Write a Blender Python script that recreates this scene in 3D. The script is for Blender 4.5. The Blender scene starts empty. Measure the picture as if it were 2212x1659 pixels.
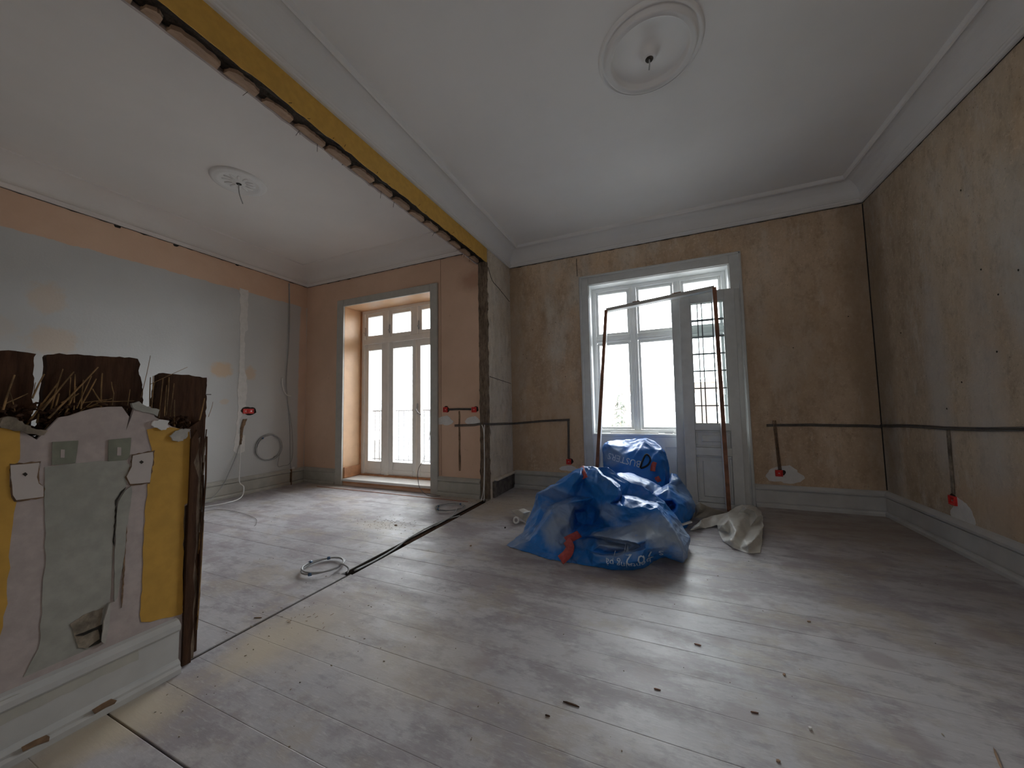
import bpy, bmesh, math, random
from mathutils import Vector, Matrix, noise
from mathutils.geometry import delaunay_2d_cdt
from mathutils.bvhtree import BVHTree
S = bpy.context.scene
C = S.collection
random.seed(7)
# ---------------------------------------------------------------- camera, sky, exposure
W, H, F = 2212, 1659, 767.26
PITCH, YAW, ROLL, CH = 0.0665, -0.4059, -0.018, 1.0
fw = Vector((math.sin(YAW)*math.cos(PITCH), math.cos(YAW)*math.cos(PITCH), math.sin(PITCH)))
r0 = Vector((math.cos(YAW), -math.sin(YAW), 0)); u0 = r0.cross(fw)
RT = r0*math.cos(ROLL) + u0*math.sin(ROLL); UP = u0*math.cos(ROLL) - r0*math.sin(ROLL)
cam = bpy.data.objects.new('camera', bpy.data.cameras.new('camera')); C.objects.link(cam)
cam.data.sensor_width = 36; cam.data.lens = F/W*36; cam.data.clip_start = .05; cam.data.clip_end = 500
cam.matrix_world = Matrix(((RT.x, UP.x, -fw.x, 0), (RT.y, UP.y, -fw.y, 0), (RT.z, UP.z, -fw.z, CH), (0, 0, 0, 1)))
S.camera = cam
wd = bpy.data.worlds.new('sky'); S.world = wd; wd.use_nodes = True
wd.node_tree.nodes['Background'].inputs[0].default_value = (.94, .955, 1.0, 1)
wd.node_tree.nodes['Background'].inputs[1].default_value = 23.5
S.view_settings.view_transform = 'Standard'; S.view_settings.look = 'None'
S.view_settings.gamma = 1; S.view_settings.use_curve_mapping = False
S.view_settings.exposure = 0.0
cy = S.cycles
cy.max_bounces = 7; cy.diffuse_bounces = 7; cy.glossy_bounces = 3; cy.transparent_max_bounces = 12
cy.sample_clamp_indirect = 3; cy.caustics_reflective = False; cy.caustics_refractive = False
cy.use_denoising = True; cy.use_adaptive_sampling = True; cy.adaptive_threshold = .03

def portal(x0, x1, y, z0, z1):           # guides daylight sampling through an opening
    l = bpy.data.lights.new('daylight_portal', 'AREA'); l.shape = 'RECTANGLE'
    l.size = x1-x0; l.size_y = z1-z0; l.cycles.is_portal = True
    o = bpy.data.objects.new('daylight_portal', l); C.objects.link(o)
    o.location = ((x0+x1)/2, y, (z0+z1)/2); o.rotation_euler = (-math.pi/2, 0, 0); return o

# ---------------------------------------------------------------- measured room
XL, XPL, XP, XR = -4.80, -1.93, -1.812, 1.753     # left wall, partition faces, right wall
YL, YR, YF = 3.557, 4.203, -1.6                   # window wall left room, right room, wall behind
ZC, ZT, ZH = 2.833, 3.03, 2.666                   # cornice bottom, ceiling, header underside
portal(-4.05, -2.58, 4.0, .05, 2.46)
portal(-.79, .665, 4.66, .66, 2.45)

pf = portal(.1, .4, YF-.15, 1.3, 1.9); pf.rotation_euler = (math.pi/2, 0, 0)   # unseen opening added behind the camera for fill light

def at(u, v, ax, val):                            # point of a known wall or floor plane seen at a photo pixel
    d = fw + RT*((u-W/2)/F) + UP*((H/2-v)/F); i = 'XYZ'.index(ax)
    o = Vector((0, 0, CH)); return o + d*((val-o[i])/d[i])

# ---------------------------------------------------------------- mesh helpers
def tag(o, label=None, cat=None, group=None, kind=None):
    if label: o['label'] = label
    if cat: o['category'] = cat
    if group: o['group'] = group
    if kind: o['kind'] = kind
    return o
def obj(name, bm, m, parent=None, smooth=False, **k):
    me = bpy.data.meshes.new(name)
    if isinstance(bm, bmesh.types.BMesh):
        bmesh.ops.recalc_face_normals(bm, faces=bm.faces); bm.to_mesh(me); bm.free()
    else: me = bm
    if not me.materials: me.materials.append(m)
    if smooth: me.shade_smooth()
    o = bpy.data.objects.new(name, me); C.objects.link(o)
    if parent: o.parent = parent
    return tag(o, **k)
def empty(name, loc=(0, 0, 0), **k):
    o = bpy.data.objects.new(name, None); C.objects.link(o); o.location = loc; o.empty_display_size = .1
    return tag(o, **k)
def nb(): return bmesh.new()
def box(bm, x0, x1, y0, y1, z0, z1, bev=0):
    x0, x1 = min(x0, x1), max(x0, x1); y0, y1 = min(y0, y1), max(y0, y1); z0, z1 = min(z0, z1), max(z0, z1)
    v = [bm.verts.new((x, y, z)) for x in (x0, x1) for y in (y0, y1) for z in (z0, z1)]
    fs = [bm.faces.new([v[i] for i in q]) for q in ((0, 1, 3, 2), (4, 6, 7, 5), (0, 4, 5, 1), (2, 3, 7, 6), (0, 2, 6, 4), (1, 5, 7, 3))]
    if bev:
        es = list({e for f in fs for e in f.edges})
        bmesh.ops.bevel(bm, geom=es, offset=bev, segments=1, affect='EDGES', profile=.5)
    return bm
def bx(*a, **k): return box(nb(), *a, **k)
def prism(bm, pts, ax, a, b):                     # polygon in the plane normal to ax, from a to b
    def mk(p, d): return {'X': (d, p[0], p[1]), 'Y': (p[0], d, p[1]), 'Z': (p[0], p[1], d)}[ax]
    A = [bm.verts.new(mk(p, a)) for p in pts]; B = [bm.verts.new(mk(p, b)) for p in pts]; n = len(pts)
    bm.faces.new(A); bm.faces.new(B[::-1])
    for i in range(n): bm.faces.new((A[i], A[(i+1) % n], B[(i+1) % n], B[i]))
    return bm
def ragged(pts, step=.02, amp=.004, seed=0, closed=True):   # torn outline
    r = random.Random(seed); out = []; n = len(pts)
    for i in range(n if closed else n-1):
        a, b = Vector(pts[i]), Vector(pts[(i+1) % n]); k = max(1, int((b-a).length/step))
        for j in range(k): out.append(tuple(a.lerp(b, j/k) + Vector((r.uniform(-amp, amp), r.uniform(-amp, amp)))))
    if not closed: out.append(tuple(pts[-1]))
    return out
def blob(cx, cy, rx, ry, seed=0, n=26, amp=.18):
    r = random.Random(seed); ph = [r.uniform(0, 6.3) for _ in range(4)]
    return [(cx + rx*math.cos(t)*(1+q), cy + ry*math.sin(t)*(1+q)) for t in [i/n*2*math.pi for i in range(n)]
            for q in [amp*(.5*math.sin(2*t+ph[0]) + .4*math.sin(3*t+ph[1]) + .3*math.sin(5*t+ph[2])) + r.uniform(-amp, amp)*.3]]
def spline(P, k=8):
    P = [Vector(p) for p in P]
    if len(P) < 3: return P
    out = []
    for i in range(len(P)-1):
        p0, p1, p2, p3 = P[max(i-1, 0)], P[i], P[i+1], P[min(i+2, len(P)-1)]
        for j in range(k):
            t = j/k; out.append(.5*((2*p1) + (p2-p0)*t + (2*p0-5*p1+4*p2-p3)*t*t + (3*p1-p0-3*p2+p3)*t**3))
    return out + [P[-1]]
def tube(bm, P, r, seg=6, k=0, taper=None):
    if k: P = spline(P, k)
    P = [Vector(p) for p in P]; rings = []; n = None
    for i, p in enumerate(P):
        d = (P[min(i+1, len(P)-1)] - P[max(i-1, 0)])
        if d.length < 1e-9: d = Vector((0, 0, 1))
        d.normalize()
        if n is None: n = d.orthogonal().normalized()
        else: n = (n - d*n.dot(d)); n = n.normalized() if n.length > 1e-6 else d.orthogonal().normalized()
        b = d.cross(n); rr = r if taper is None else r*(1+(taper-1)*i/(len(P)-1))
        rings.append([bm.verts.new(p + (n*math.cos(a) + b*math.sin(a))*rr) for a in [j/seg*2*math.pi for j in range(seg)]])
    for A, B in zip(rings, rings[1:]):
        for j in range(seg): bm.faces.new((A[j], A[(j+1) % seg], B[(j+1) % seg], B[j]))
    bm.faces.new(rings[0][::-1]); bm.faces.new(rings[-1])
    return bm
def lathe(bm, prof, c, seg=64):
    rings = []
    for r, z in prof:
        rings.append([bm.verts.new((c[0]+r*math.cos(a), c[1]+r*math.sin(a), c[2]+z)) for a in [i/seg*2*math.pi for i in range(seg)]])
    for A, B in zip(rings, rings[1:]):
        for j in range(seg): bm.faces.new((A[j], A[(j+1) % seg], B[(j+1) % seg], B[j]))
    bm.faces.new(rings[-1]); return bm
def run(bm, prof, p0, p1, nrm, m0=0, m1=0):       # moulding: profile (out, z) from p0 to p1, mitre factors at the ends
    p0, p1, nrm = Vector(p0), Vector(p1), Vector(nrm); d = (p1-p0).normalized()
    A = [bm.verts.new((*(p0 + nrm*o + d*(o*m0)), z)) for o, z in prof]
    B = [bm.verts.new((*(p1 + nrm*o - d*(o*m1)), z)) for o, z in prof]; n = len(prof)
    for i in range(n): bm.faces.new((A[i], A[(i+1) % n], B[(i+1) % n], B[i]))
    bm.faces.new(A); bm.faces.new(B[::-1]); return bm
def bar(bm, a, b, w, d, up=(0, 1, 0)):            # square stick from a to b
    a, b = Vector(a), Vector(b); t = (b-a).normalized(); u = Vector(up); u = (u - t*u.dot(t)).normalized(); s = t.cross(u)
    q = [[bm.verts.new(p + s*(w/2*i) + u*(d/2*j)) for i, j in ((-1, -1), (1, -1), (1, 1), (-1, 1))] for p in (a, b)]
    bm.faces.new(q[0]); bm.faces.new(q[1][::-1])
    for i in range(4): bm.faces.new((q[0][i], q[0][(i+1) % 4], q[1][(i+1) % 4], q[1][i]))
    return bm

# ---------------------------------------------------------------- materials
class NT:
    def __init__(s, name):
        s.m = bpy.data.materials.new(name); s.m.use_nodes = True; s.t = s.m.node_tree; s.b = s.t.nodes['Principled BSDF']
        s._p = None
    def n(s, typ, ins=None, **kw):
        x = s.t.nodes.new(typ)
        for k, v in kw.items(): setattr(x, k, v)
        for k, v in (ins or {}).items(): s.set(x.inputs[k], v)
        return x
    def set(s, i, v):
        if isinstance(v, bpy.types.NodeSocket): s.t.links.new(v, i)
        elif isinstance(v, (tuple, list)) and i.type == 'RGBA' and len(v) == 3: i.default_value = (*v, 1)
        else: i.default_value = v
    def pos(s):
        if s._p is None: s._p = s.n('ShaderNodeNewGeometry').outputs['Position']
        return s._p
    def map(s, scale=(1, 1, 1), loc=(0, 0, 0), vec=None):
        return s.n('ShaderNodeMapping', {0: vec or s.pos(), 'Scale': scale, 'Location': loc}).outputs[0]
    def noise(s, scale, detail=5, rough=.55, vec=None, dist=0):
        return s.n('ShaderNodeTexNoise', {'Vector': vec or s.pos(), 'Scale': scale, 'Detail': detail, 'Roughness': rough, 'Distortion': dist}).outputs[0]
    def ramp(s, f, a, b, lo=0., hi=1.):
        return s.n('ShaderNodeMapRange', {0: f, 1: a, 2: b, 3: lo, 4: hi}, clamp=True, interpolation_type='SMOOTHSTEP').outputs[0]
    def mix(s, f, a, b, mode='MIX'):
        x = s.n('ShaderNodeMix', data_type='RGBA', blend_type=mode); s.set(x.inputs[0], f); s.set(x.inputs[6], a); s.set(x.inputs[7], b); return x.outputs[2]
    def math(s, op, a, b=0.): return s.n('ShaderNodeMath', {0: a, 1: b}, operation=op).outputs[0]
    def sep(s): 
        x = s.n('ShaderNodeSeparateXYZ', {0: s.pos()}); return x.outputs
    def spot(s, c, rad, soft=.35, wob=.5, nscale=6):      # ellipsoidal patch around a world point, noisy edge
        v = s.n('ShaderNodeVectorMath', {0: s.pos(), 1: c}, operation='SUBTRACT').outputs[0]
        v = s.n('ShaderNodeVectorMath', {0: v, 1: rad}, operation='DIVIDE').outputs[0]
        d = s.n('ShaderNodeVectorMath', {0: v}, operation='LENGTH').outputs['Value']
        d = s.math('ADD', d, s.math('MULTIPLY', s.math('SUBTRACT', s.noise(nscale, 6, .65), .5), wob*2))
        return s.ramp(d, 1+soft, 1-soft)
    def done(s, col, rough=.7, bump=None, bstr=.2, bdist=.01, spec=.4, metal=0):
        s.set(s.b.inputs['Base Color'], col); s.set(s.b.inputs['Roughness'], rough)
        s.b.inputs['Specular IOR Level'].default_value = spec; s.b.inputs['Metallic'].default_value = metal
        if bump is not None:
            b = s.n('ShaderNodeBump', {'Strength': bstr, 'Distance': bdist, 'Height': bump}); s.t.links.new(b.outputs[0], s.b.inputs['Normal'])
        return s.m
def flat(name, col, rough=.6, var=.12, scale=30, bstr=.1, spec=.4, metal=0):
    n = NT(name); f = n.noise(scale, 6)
    c = n.mix(n.ramp(f, .3, .7), tuple(x*(1-var) for x in col), tuple(min(1, x*(1+var)) for x in col))
    c = n.mix(n.ramp(n.noise(scale*.22, 8, .7, n.map((1, 1, .6), (3, 5, 1))), .45, .7, 0, min(1, var*6)), c, tuple(x*(1-var*2.2) for x in col))
    return n.done(c, rough, f, bstr, .004, spec, metal)

def m_ceiling(name, tint):
    n = NT(name); a = n.noise(1.2, 5); b = n.noise(45, 4)
    c = n.mix(n.ramp(a, .3, .7), tint, tuple(x*.93 for x in tint))
    return n.done(c, .85, b, .12, .003, .2)
M = {}
M['ceiling'] = m_ceiling('ceiling_white', (.80, .79, .775))
M['ceiling_left'] = m_ceiling('ceiling_warm_white', (.80, .765, .735))
M['cornice'] = m_ceiling('cornice_white', (.78, .77, .755))
def m_plaster(name, loc, light, dark, grey, extra=()):
    n = NT(name); v = n.map((1, 1, .55), loc)
    big = n.noise(1.1, 6, .6, v, .3); mid = n.noise(4.5, 8, .65, v); fine = n.noise(38, 8, .7)
    sp = n.noise(90, 3, .5)
    c = n.mix(n.ramp(big, .32, .66), light, dark)
    c = n.mix(n.ramp(n.noise(2.3, 7, .62, n.map((1, 1, .4), (loc[0]+5, loc[1]+3, 2))), .5, .72), c, grey)
    c = n.mix(n.ramp(mid, .45, .8, 0, .42), c, tuple(x*.6 for x in dark))
    c = n.mix(n.ramp(n.noise(3.1, 10, .7, n.map((1, 1, .7), (loc[1], 4, loc[0]))), .5, .68, 0, .42), c, (light[0]*1.0, light[1]*.86, light[2]*.68))
    c = n.mix(n.ramp(n.noise(12, 10, .78, n.map((1, 1, .5), (2, 2, 9))), .46, .66, 0, .5), c, tuple(x*.62 for x in dark))
    c = n.mix(n.ramp(n.noise(7, 10, .75, n.map((1, 1, .35), (9, 1, 4))), .52, .7, 0, .55), c, tuple(min(1, x*1.15) for x in grey))
    c = n.mix(n.ramp(fine, .5, .72, 0, .5), c, tuple(x*1.25 for x in light))
    c = n.mix(n.ramp(sp, .66, .72, 0, .55), c, (.06, .045, .03))
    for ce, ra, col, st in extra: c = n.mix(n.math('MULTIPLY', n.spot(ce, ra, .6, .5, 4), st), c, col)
    h = n.math('ADD', n.math('MULTIPLY', mid, .8), n.math('MULTIPLY', fine, .5))
    return n.done(c, .9, h, .35, .012, .15)
LT, DK, GY = (.64, .50, .365), (.47, .345, .235), (.62, .555, .47)
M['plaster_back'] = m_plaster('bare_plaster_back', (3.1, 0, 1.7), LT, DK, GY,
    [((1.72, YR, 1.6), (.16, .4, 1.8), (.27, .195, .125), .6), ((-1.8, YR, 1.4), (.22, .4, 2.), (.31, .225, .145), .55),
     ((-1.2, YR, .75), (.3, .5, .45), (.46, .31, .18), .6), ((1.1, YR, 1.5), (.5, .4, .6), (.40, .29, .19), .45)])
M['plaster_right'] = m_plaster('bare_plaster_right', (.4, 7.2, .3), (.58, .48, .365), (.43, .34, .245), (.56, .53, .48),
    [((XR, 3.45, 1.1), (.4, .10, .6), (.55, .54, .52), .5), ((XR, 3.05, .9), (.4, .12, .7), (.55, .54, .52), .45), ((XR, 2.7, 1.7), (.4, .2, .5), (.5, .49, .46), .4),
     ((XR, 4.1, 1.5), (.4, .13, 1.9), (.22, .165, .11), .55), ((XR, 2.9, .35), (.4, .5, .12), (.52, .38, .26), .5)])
M['plaster_stub'] = m_plaster('bare_plaster_stub', (8.4, 1.2, .3), (.64, .57, .48), (.50, .42, .33), (.66, .62, .56))
def m_left():
    n = NT('painted_blue_grey'); sp = n.sep(); f = n.noise(55, 6, .6); g = n.noise(1.5, 5)
    base = n.mix(n.ramp(g, .3, .7), (.50, .505, .50), (.54, .545, .54))
    beige = n.mix(n.ramp(n.noise(2.5, 5), .35, .65), (.62, .42, .30), (.67, .47, .34))
    edge = n.math('ADD', sp[2], n.math('MULTIPLY', n.math('SUBTRACT', n.noise(9, 4), .5), .05))
    c = n.mix(n.ramp(edge, 2.515, 2.525), base, beige)
    tan = (.58, .44, .31)
    for (y, z, ry, rz, st) in ((2.488, 1.51, .11, .09, .9), (2.80, 1.49, .06, .08, .7), (2.52, 1.13, .05, .03, .5), (1.17, 2.0, .10, .13, .45), (1.22, 1.64, .14, .12, .5), (.9, 1.7, .12, .1, .2)):
        c = n.mix(n.math('MULTIPLY', n.spot((XL, y, z), (.3, ry, rz), .3, .7, 16), st), c, tan)
    c = n.mix(n.math('MULTIPLY', n.spot((XL, 3.5, 1.3), (.3, .06, 1.8), .25, .25, 9), .9), c, beige)
    return n.done(c, .75, f, .25, .006, .3)
M['left_paint'] = m_left()
def m_beige():
    n = NT('painted_pink_beige'); f = n.noise(50, 6, .6); g = n.noise(1.7, 6, .6)
    c = n.mix(n.ramp(g, .3, .7), (.68, .475, .35), (.60, .41, .295))
    c = n.mix(n.ramp(n.noise(14, 7, .7), .62, .74, 0, .35), c, (.3, .2, .14))
    c = n.mix(n.math('MULTIPLY', n.spot((-2.0, YL, 2.5), (.18, .3, .12), .6, .5, 8), .55), c, (.33, .17, .11))
    return n.done(c, .75, f, .22, .006, .3)
M['beige_paint'] = m_beige()
def m_floor():
    n = NT('dusty_floorboards'); oi = n.n('ShaderNodeObjectInfo').outputs['Random']
    big = n.noise(.9, 6, .6); st = n.noise(5, 8, .65, n.map((.35, 1.4, 1))); fine = n.noise(60, 6, .7, n.map((.35, 1.6, 1)))
    c = n.mix(n.ramp(big, .35, .65), (.47, .455, .465), (.385, .375, .395))
    c = n.mix(n.ramp(oi, 0, 1, 0, .18), c, (.40, .37, .36))
    c = n.mix(n.ramp(n.noise(1.6, 5, .6, n.map((1, 1, 1), (4, 9, 0))), .55, .75, 0, .6), c, (.47, .42, .35))
    c = n.mix(n.ramp(n.noise(3.4, 9, .68, n.map((.6, 1, 1), (7, 3, 0))), .47, .58, 0, .75), c, (.265, .235, .25))
    c = n.mix(n.ramp(n.noise(2.6, 9, .68, n.map((.8, 1, 1), (1, 8, 0))), .5, .62, 0, .65), c, (.36, .31, .255))
    c = n.mix(n.ramp(n.noise(14, 8, .7, n.map((.5, 1, 1), (3, 3, 0))), .50, .64, 0, .6), c, (.24, .22, .23))
    c = n.mix(n.ramp(st, .5, .76, 0, .75), c, (.25, .22, .225))
    c = n.mix(n.ramp(n.noise(9, 5, .6), .58, .68, 0, .5), c, (.30, .255, .25))
    c = n.mix(n.ramp(fine, .5, .75, 0, .45), c, (.62, .60, .60))
    v = n.n('ShaderNodeTexVoronoi', {'Vector': n.pos(), 'Scale': 4.2, 'Randomness': 1.}).outputs['Distance']
    v = n.math('ADD', v, n.math('MULTIPLY', n.math('SUBTRACT', n.noise(7, 5), .5), .5))
    c = n.mix(n.ramp(v, .30, .14, 0, .65), c, (.30, .26, .265))
    sand = (.50, .43, .325)
    for (u, w, rx, ry, s_) in ((620, 1375, .17, .2, .75), (560, 1400, .1, .14, .8), (820, 1135, .22, .1, .8), (700, 1345, .25, .25, .45), (1000, 1078, .3, .1, .8), (300, 1540, .1, .16, .85),
                               (180, 1600, .1, .16, .85), (900, 1430, .22, .22, .4), (1060, 1100, .25, .3, .6), (1130, 1085, .35, .25, .7), (700, 1050, .4, .1, .5)):
        p = at(u, w, 'Z', 0); c = n.mix(n.math('MULTIPLY', n.spot(p, (rx, ry, .5), .7, .75, 8), s_*.8), c, sand)
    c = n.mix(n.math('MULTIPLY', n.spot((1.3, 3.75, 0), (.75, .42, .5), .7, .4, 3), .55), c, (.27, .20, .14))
    return n.done(c, n.ramp(st, .3, .7, .42, .62), n.math('ADD', fine, st), .12, .004, .45)
M['floor'] = m_floor()
M['subfloor'] = flat('dirt_under_floor', (.03, .021, .015), .95, .4, 20, .4, .1)
M['grey_trim'] = flat('grey_green_paint', (.46, .45, .41), .5, .06, 12, .05)
M['base_grey'] = flat('baseboard_paint', (.44, .43, .385), .5, .09, 8, .08)
M['base_right'] = flat('baseboard_pale_paint', (.50, .50, .49), .5, .06, 8, .08)
M['base_dark'] = flat('dark_raw_board', (.14, .12, .105), .9, .3, 15, .3)
M['white_paint'] = flat('white_gloss_paint', (.84, .86, .86), .35, .03, 10, .03)
M['door_paint'] = flat('grey_white_door_paint', (.56, .57, .56), .4, .05, 12, .04)
M['cream_paint'] = flat('cream_window_paint', (.84, .83, .80), .4, .03, 10, .03)
M['tan_lining'] = flat('tan_varnished_lining', (.60, .37, .21), .45, .06, 6, .04)
M['raw_wood'] = flat('raw_brown_wood', (.23, .10, .055), .7, .25, 14, .2)
M['orange_wood'] = flat('orange_wood', (.45, .22, .11), .55, .15, 12, .1)
M['old_board'] = None
def m_oldwood(name, a, b, sc=(9, 9, .8)):
    n = NT(name); g = n.noise(4, 8, .7, n.map(sc)); k = n.noise(2.2, 4)
    c = n.mix(n.ramp(g, .3, .7), a, b); c = n.mix(n.ramp(k, .5, .8, 0, .6), c, tuple(x*.4 for x in a))
    return n.done(c, .85, g, .5, .01, .2)
M['old_board'] = m_oldwood('old_dark_board', (.035, .016, .009), (.085, .040, .020), (9, 9, 1.2))
M['torn_edge'] = m_oldwood('torn_wall_edge', (.10, .07, .05), (.25, .19, .135), (14, 14, 3))
M['lath'] = m_oldwood('pale_lath', (.26, .17, .115), (.42, .29, .20), (10, 3, 10))
M['soot'] = m_oldwood('dark_rubble', (.012, .009, .007), (.05, .036, .025), (20, 20, 20))
M['yellow'] = flat('mustard_yellow_paint', (.50, .285, .05), .6, .08, 22, .15)
M['pinkish'] = flat('pale_pink_plaster', (.43, .37, .35), .85, .09, 24, .25)
M['greygreen'] = flat('grey_green_old_paint', (.33, .325, .29), .8, .10, 22, .2)
M['greygreen_dark'] = flat('dark_grey_green_paint', (.20, .205, .16), .8, .12, 20, .12)
M['mortar'] = flat('crumbled_mortar', (.30, .25, .19), .95, .3, 30, .5)
M['reed'] = flat('dry_reed', (.25, .145, .055), .75, .35, 40, .1)
M['wallpaper'] = flat('torn_paper_edge', (.42, .40, .365), .9, .1, 30, .2)
M['patch'] = flat('fresh_filler_plaster', (.66, .65, .63), .85, .06, 20, .2)
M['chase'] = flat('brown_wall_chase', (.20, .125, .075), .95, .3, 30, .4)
M['dark'] = flat('dark_cavity', (.03, .025, .02), .95, .3, 30, .3)
M['red'] = flat('red_plastic', (.60, .035, .03), .4, .1, 20, .03)
M['cable'] = flat('grey_cable', (.36, .36, .36), .5, .08, 30, .02)
M['cable_white'] = flat('white_cable', (.72, .72, .70), .45, .05, 30, .02)
M['cable_dark'] = flat('dark_conduit', (.10, .092, .085), .6, .2, 30, .05)
M['tape'] = flat('blue_tape', (.06, .12, .22), .5, .1, 30, .02)
M['metal'] = flat('steel', (.55, .56, .58), .3, .05, 30, .02, .5, 1)
M['lead'] = flat('lead_came', (.10, .11, .12), .5, .1, 30, .02)
M['red_strip'] = flat('red_brown_strip', (.36, .16, .105), .7, .15, 20, .1)
M['brick_far'] = flat('orange_facade', (.105, .074, .062), .9, .04, .3, .05)
M['far_white'] = flat('far_window_white', (.75, .75, .75), .7, .03)
M['far_glass'] = flat('far_window_glass', (.05, .056, .066), .3, .1)
M['ground'] = flat('street_ground', (.70, .70, .69), .9, .1, .5)
M['balcony'] = flat('balcony_metal', (.045, .047, .05), .6, .05)
def m_glass():
    n = NT('window_glass'); t = n.t; o = t.nodes['Material Output']; t.nodes.remove(n.b)
    tr = n.n('ShaderNodeBsdfTransparent', {0: (.96, .98, .975, 1)}); gl = n.n('ShaderNodeBsdfGlossy', {0: (1, 1, 1, 1), 'Roughness': .02})
    fr = n.n('ShaderNodeFresnel', {0: 1.45}); mx = n.n('ShaderNodeMixShader', {0: n.math('MULTIPLY', fr.outputs[0], .8), 1: tr.outputs[0], 2: gl.outputs[0]})
    t.links.new(mx.outputs[0], o.inputs[0]); return n.m
M['glass'] = m_glass()
def m_tree():
    n = NT('fir_needles'); return n.done(n.mix(n.noise(3), (.085, .10, .08), (.15, .16, .13)), .8)
M['needles'] = m_tree()
def m_bag(name, blue, dust, amount, spots=()):
    n = NT(name); w = n.noise(4.5, 8, .66, None, .6); k = n.noise(13, 7, .7, n.map((1, 1, 2.2)))
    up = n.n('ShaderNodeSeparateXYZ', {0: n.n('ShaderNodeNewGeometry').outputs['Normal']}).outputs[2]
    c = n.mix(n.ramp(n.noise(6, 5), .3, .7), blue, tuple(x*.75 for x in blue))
    d = n.math('ADD', n.math('MULTIPLY', up, .25), n.math('MULTIPLY', n.math('SUBTRACT', w, .5), 1.5))   # dust, plus light painted into the colour of upward facets
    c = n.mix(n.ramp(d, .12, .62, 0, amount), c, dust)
    for ce, ra, st in spots: c = n.mix(n.math('MULTIPLY', n.spot(ce, ra, .35, .45, 9), st), c, dust)  # pale spots: dust, and painted lightness of the brighter facets
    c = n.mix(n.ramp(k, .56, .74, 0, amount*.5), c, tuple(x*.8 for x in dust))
    c = n.mix(n.ramp(n.noise(26, 5, .6), .6, .75, 0, .35), c, tuple(x*1.7 for x in blue))
    rid = n.n('ShaderNodeTexVoronoi', {'Vector': n.map((1, 1, 1.3)), 'Scale': 17}, feature='DISTANCE_TO_EDGE').outputs['Distance']
    h = n.math('ADD', n.math('MULTIPLY', n.noise(26, 4, .5, None, 1.5), .5), n.math('MULTIPLY', rid, .5))
    return n.done(c, n.ramp(w, .4, .65, .38, .6), h, .22, .010, .4)
def wp(u, v, y): return at(u, v, 'Y', y)
M['bag'] = m_bag('dusty_lit_blue_woven_plastic', (.016, .175, .56), (.34, .40, .47), .5,
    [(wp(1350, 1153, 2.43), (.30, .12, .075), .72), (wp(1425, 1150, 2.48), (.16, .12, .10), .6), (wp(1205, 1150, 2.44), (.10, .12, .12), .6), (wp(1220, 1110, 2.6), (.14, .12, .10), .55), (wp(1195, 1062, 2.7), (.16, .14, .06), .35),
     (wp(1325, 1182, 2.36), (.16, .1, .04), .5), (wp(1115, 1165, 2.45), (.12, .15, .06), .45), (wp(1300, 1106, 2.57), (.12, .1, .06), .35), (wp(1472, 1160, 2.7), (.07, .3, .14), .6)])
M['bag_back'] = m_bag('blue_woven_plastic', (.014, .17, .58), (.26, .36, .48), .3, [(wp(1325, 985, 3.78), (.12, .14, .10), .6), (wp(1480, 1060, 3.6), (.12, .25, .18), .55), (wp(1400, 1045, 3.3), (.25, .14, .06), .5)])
M['strap'] = flat('faded_red_webbing', (.42, .075, .07), .7, .15, 60, .1)
M['strap_black'] = flat('black_webbing', (.012, .012, .016), .7, .15, 60, .1)
M['print'] = flat('pale_printed_ink', (.55, .66, .78), .6, .15, 30, .02)
M['sheet'] = flat('translucent_white_sheet', (.60, .585, .54), .45, .06, 8, .1)
M['sheet_grey'] = flat('dusty_grey_sheet', (.36, .33, .28), .7, .08, 8, .1)

# ---------------------------------------------------------------- setting: floor
floor = obj('floor', bx(XL-.3, XR+.3, YF-.2, YR+.4, -.30, -.045), M['subfloor'], kind='structure')
pb = {}
def plank(x0, x1, y0, y1):
    key = (round(x0, 3), round(x1, 3))
    if key not in pb:
        k = .012; bm = prism(nb(), [(-.5, -.028), (.5, -.028), (.5, -.0005), (.5-k, 0), (-.5+k, 0), (-.5, -.0005)], 'X', x0, x1); me = bpy.data.meshes.new('floorboard'); bmesh.ops.recalc_face_normals(bm, faces=bm.faces)
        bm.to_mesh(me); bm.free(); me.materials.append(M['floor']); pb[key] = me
    o = bpy.data.objects.new('floorboard', pb[key]); C.objects.link(o); o.parent = floor
    o.location = (0, (y0+y1)/2, random.uniform(-.0005, .0004)); o.scale = (1, y1-y0-random.choice((0, 0, 0, .0002, .0012)), 1)
seams = [.612, .767, .889, 1.062, 1.205, 1.374, 1.52, 1.665, 1.82]
y = seams[0]; lo = [y]
while y > YF: y -= random.choice((.15, .155, .16, .145)); lo.insert(0, y)
y = seams[-1]; hi = []
while y < YR: y += random.choice((.15, .155, .145, .16)); hi.append(min(y, YR))
seams = lo + seams[1:] + hi
for a, b in zip(seams, seams[1:]):
    g = .006 if abs(a-.612) < .001 else 0
    wide = (a+b)/2 > 1.68
    plank(-1.811 if not wide else -1.80, XR, a+g, b)
    plank(XL, -1.829 if not wide else -1.872, a-.02, min(b-.02, YL+.3))
for x0, x1, y0, y1 in ((-1.868, -1.838, 2.2, 2.9), (-1.862, -1.835, 2.95, 3.4)):
    obj('gap_batten', bx(x0, x1, y0, y1, -.04, -.012), M['old_board'], floor)
obj('gap_filling', bx(-1.8295, -1.8105, YF, 1.675, -.045, -.006), M['soot'], floor)
obj('gap_edge', bx(-1.8725, -1.866, 1.68, YL-.02, -.045, -.003), M['soot'], floor)
obj('floor_strip', bar(nb(), (-4.30, 3.375, .002), (-1.99, 3.37, .002), .012, .006, (0, 0, 1)), M['red_strip'], floor, label='reddish brown strip across the boards')

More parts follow.
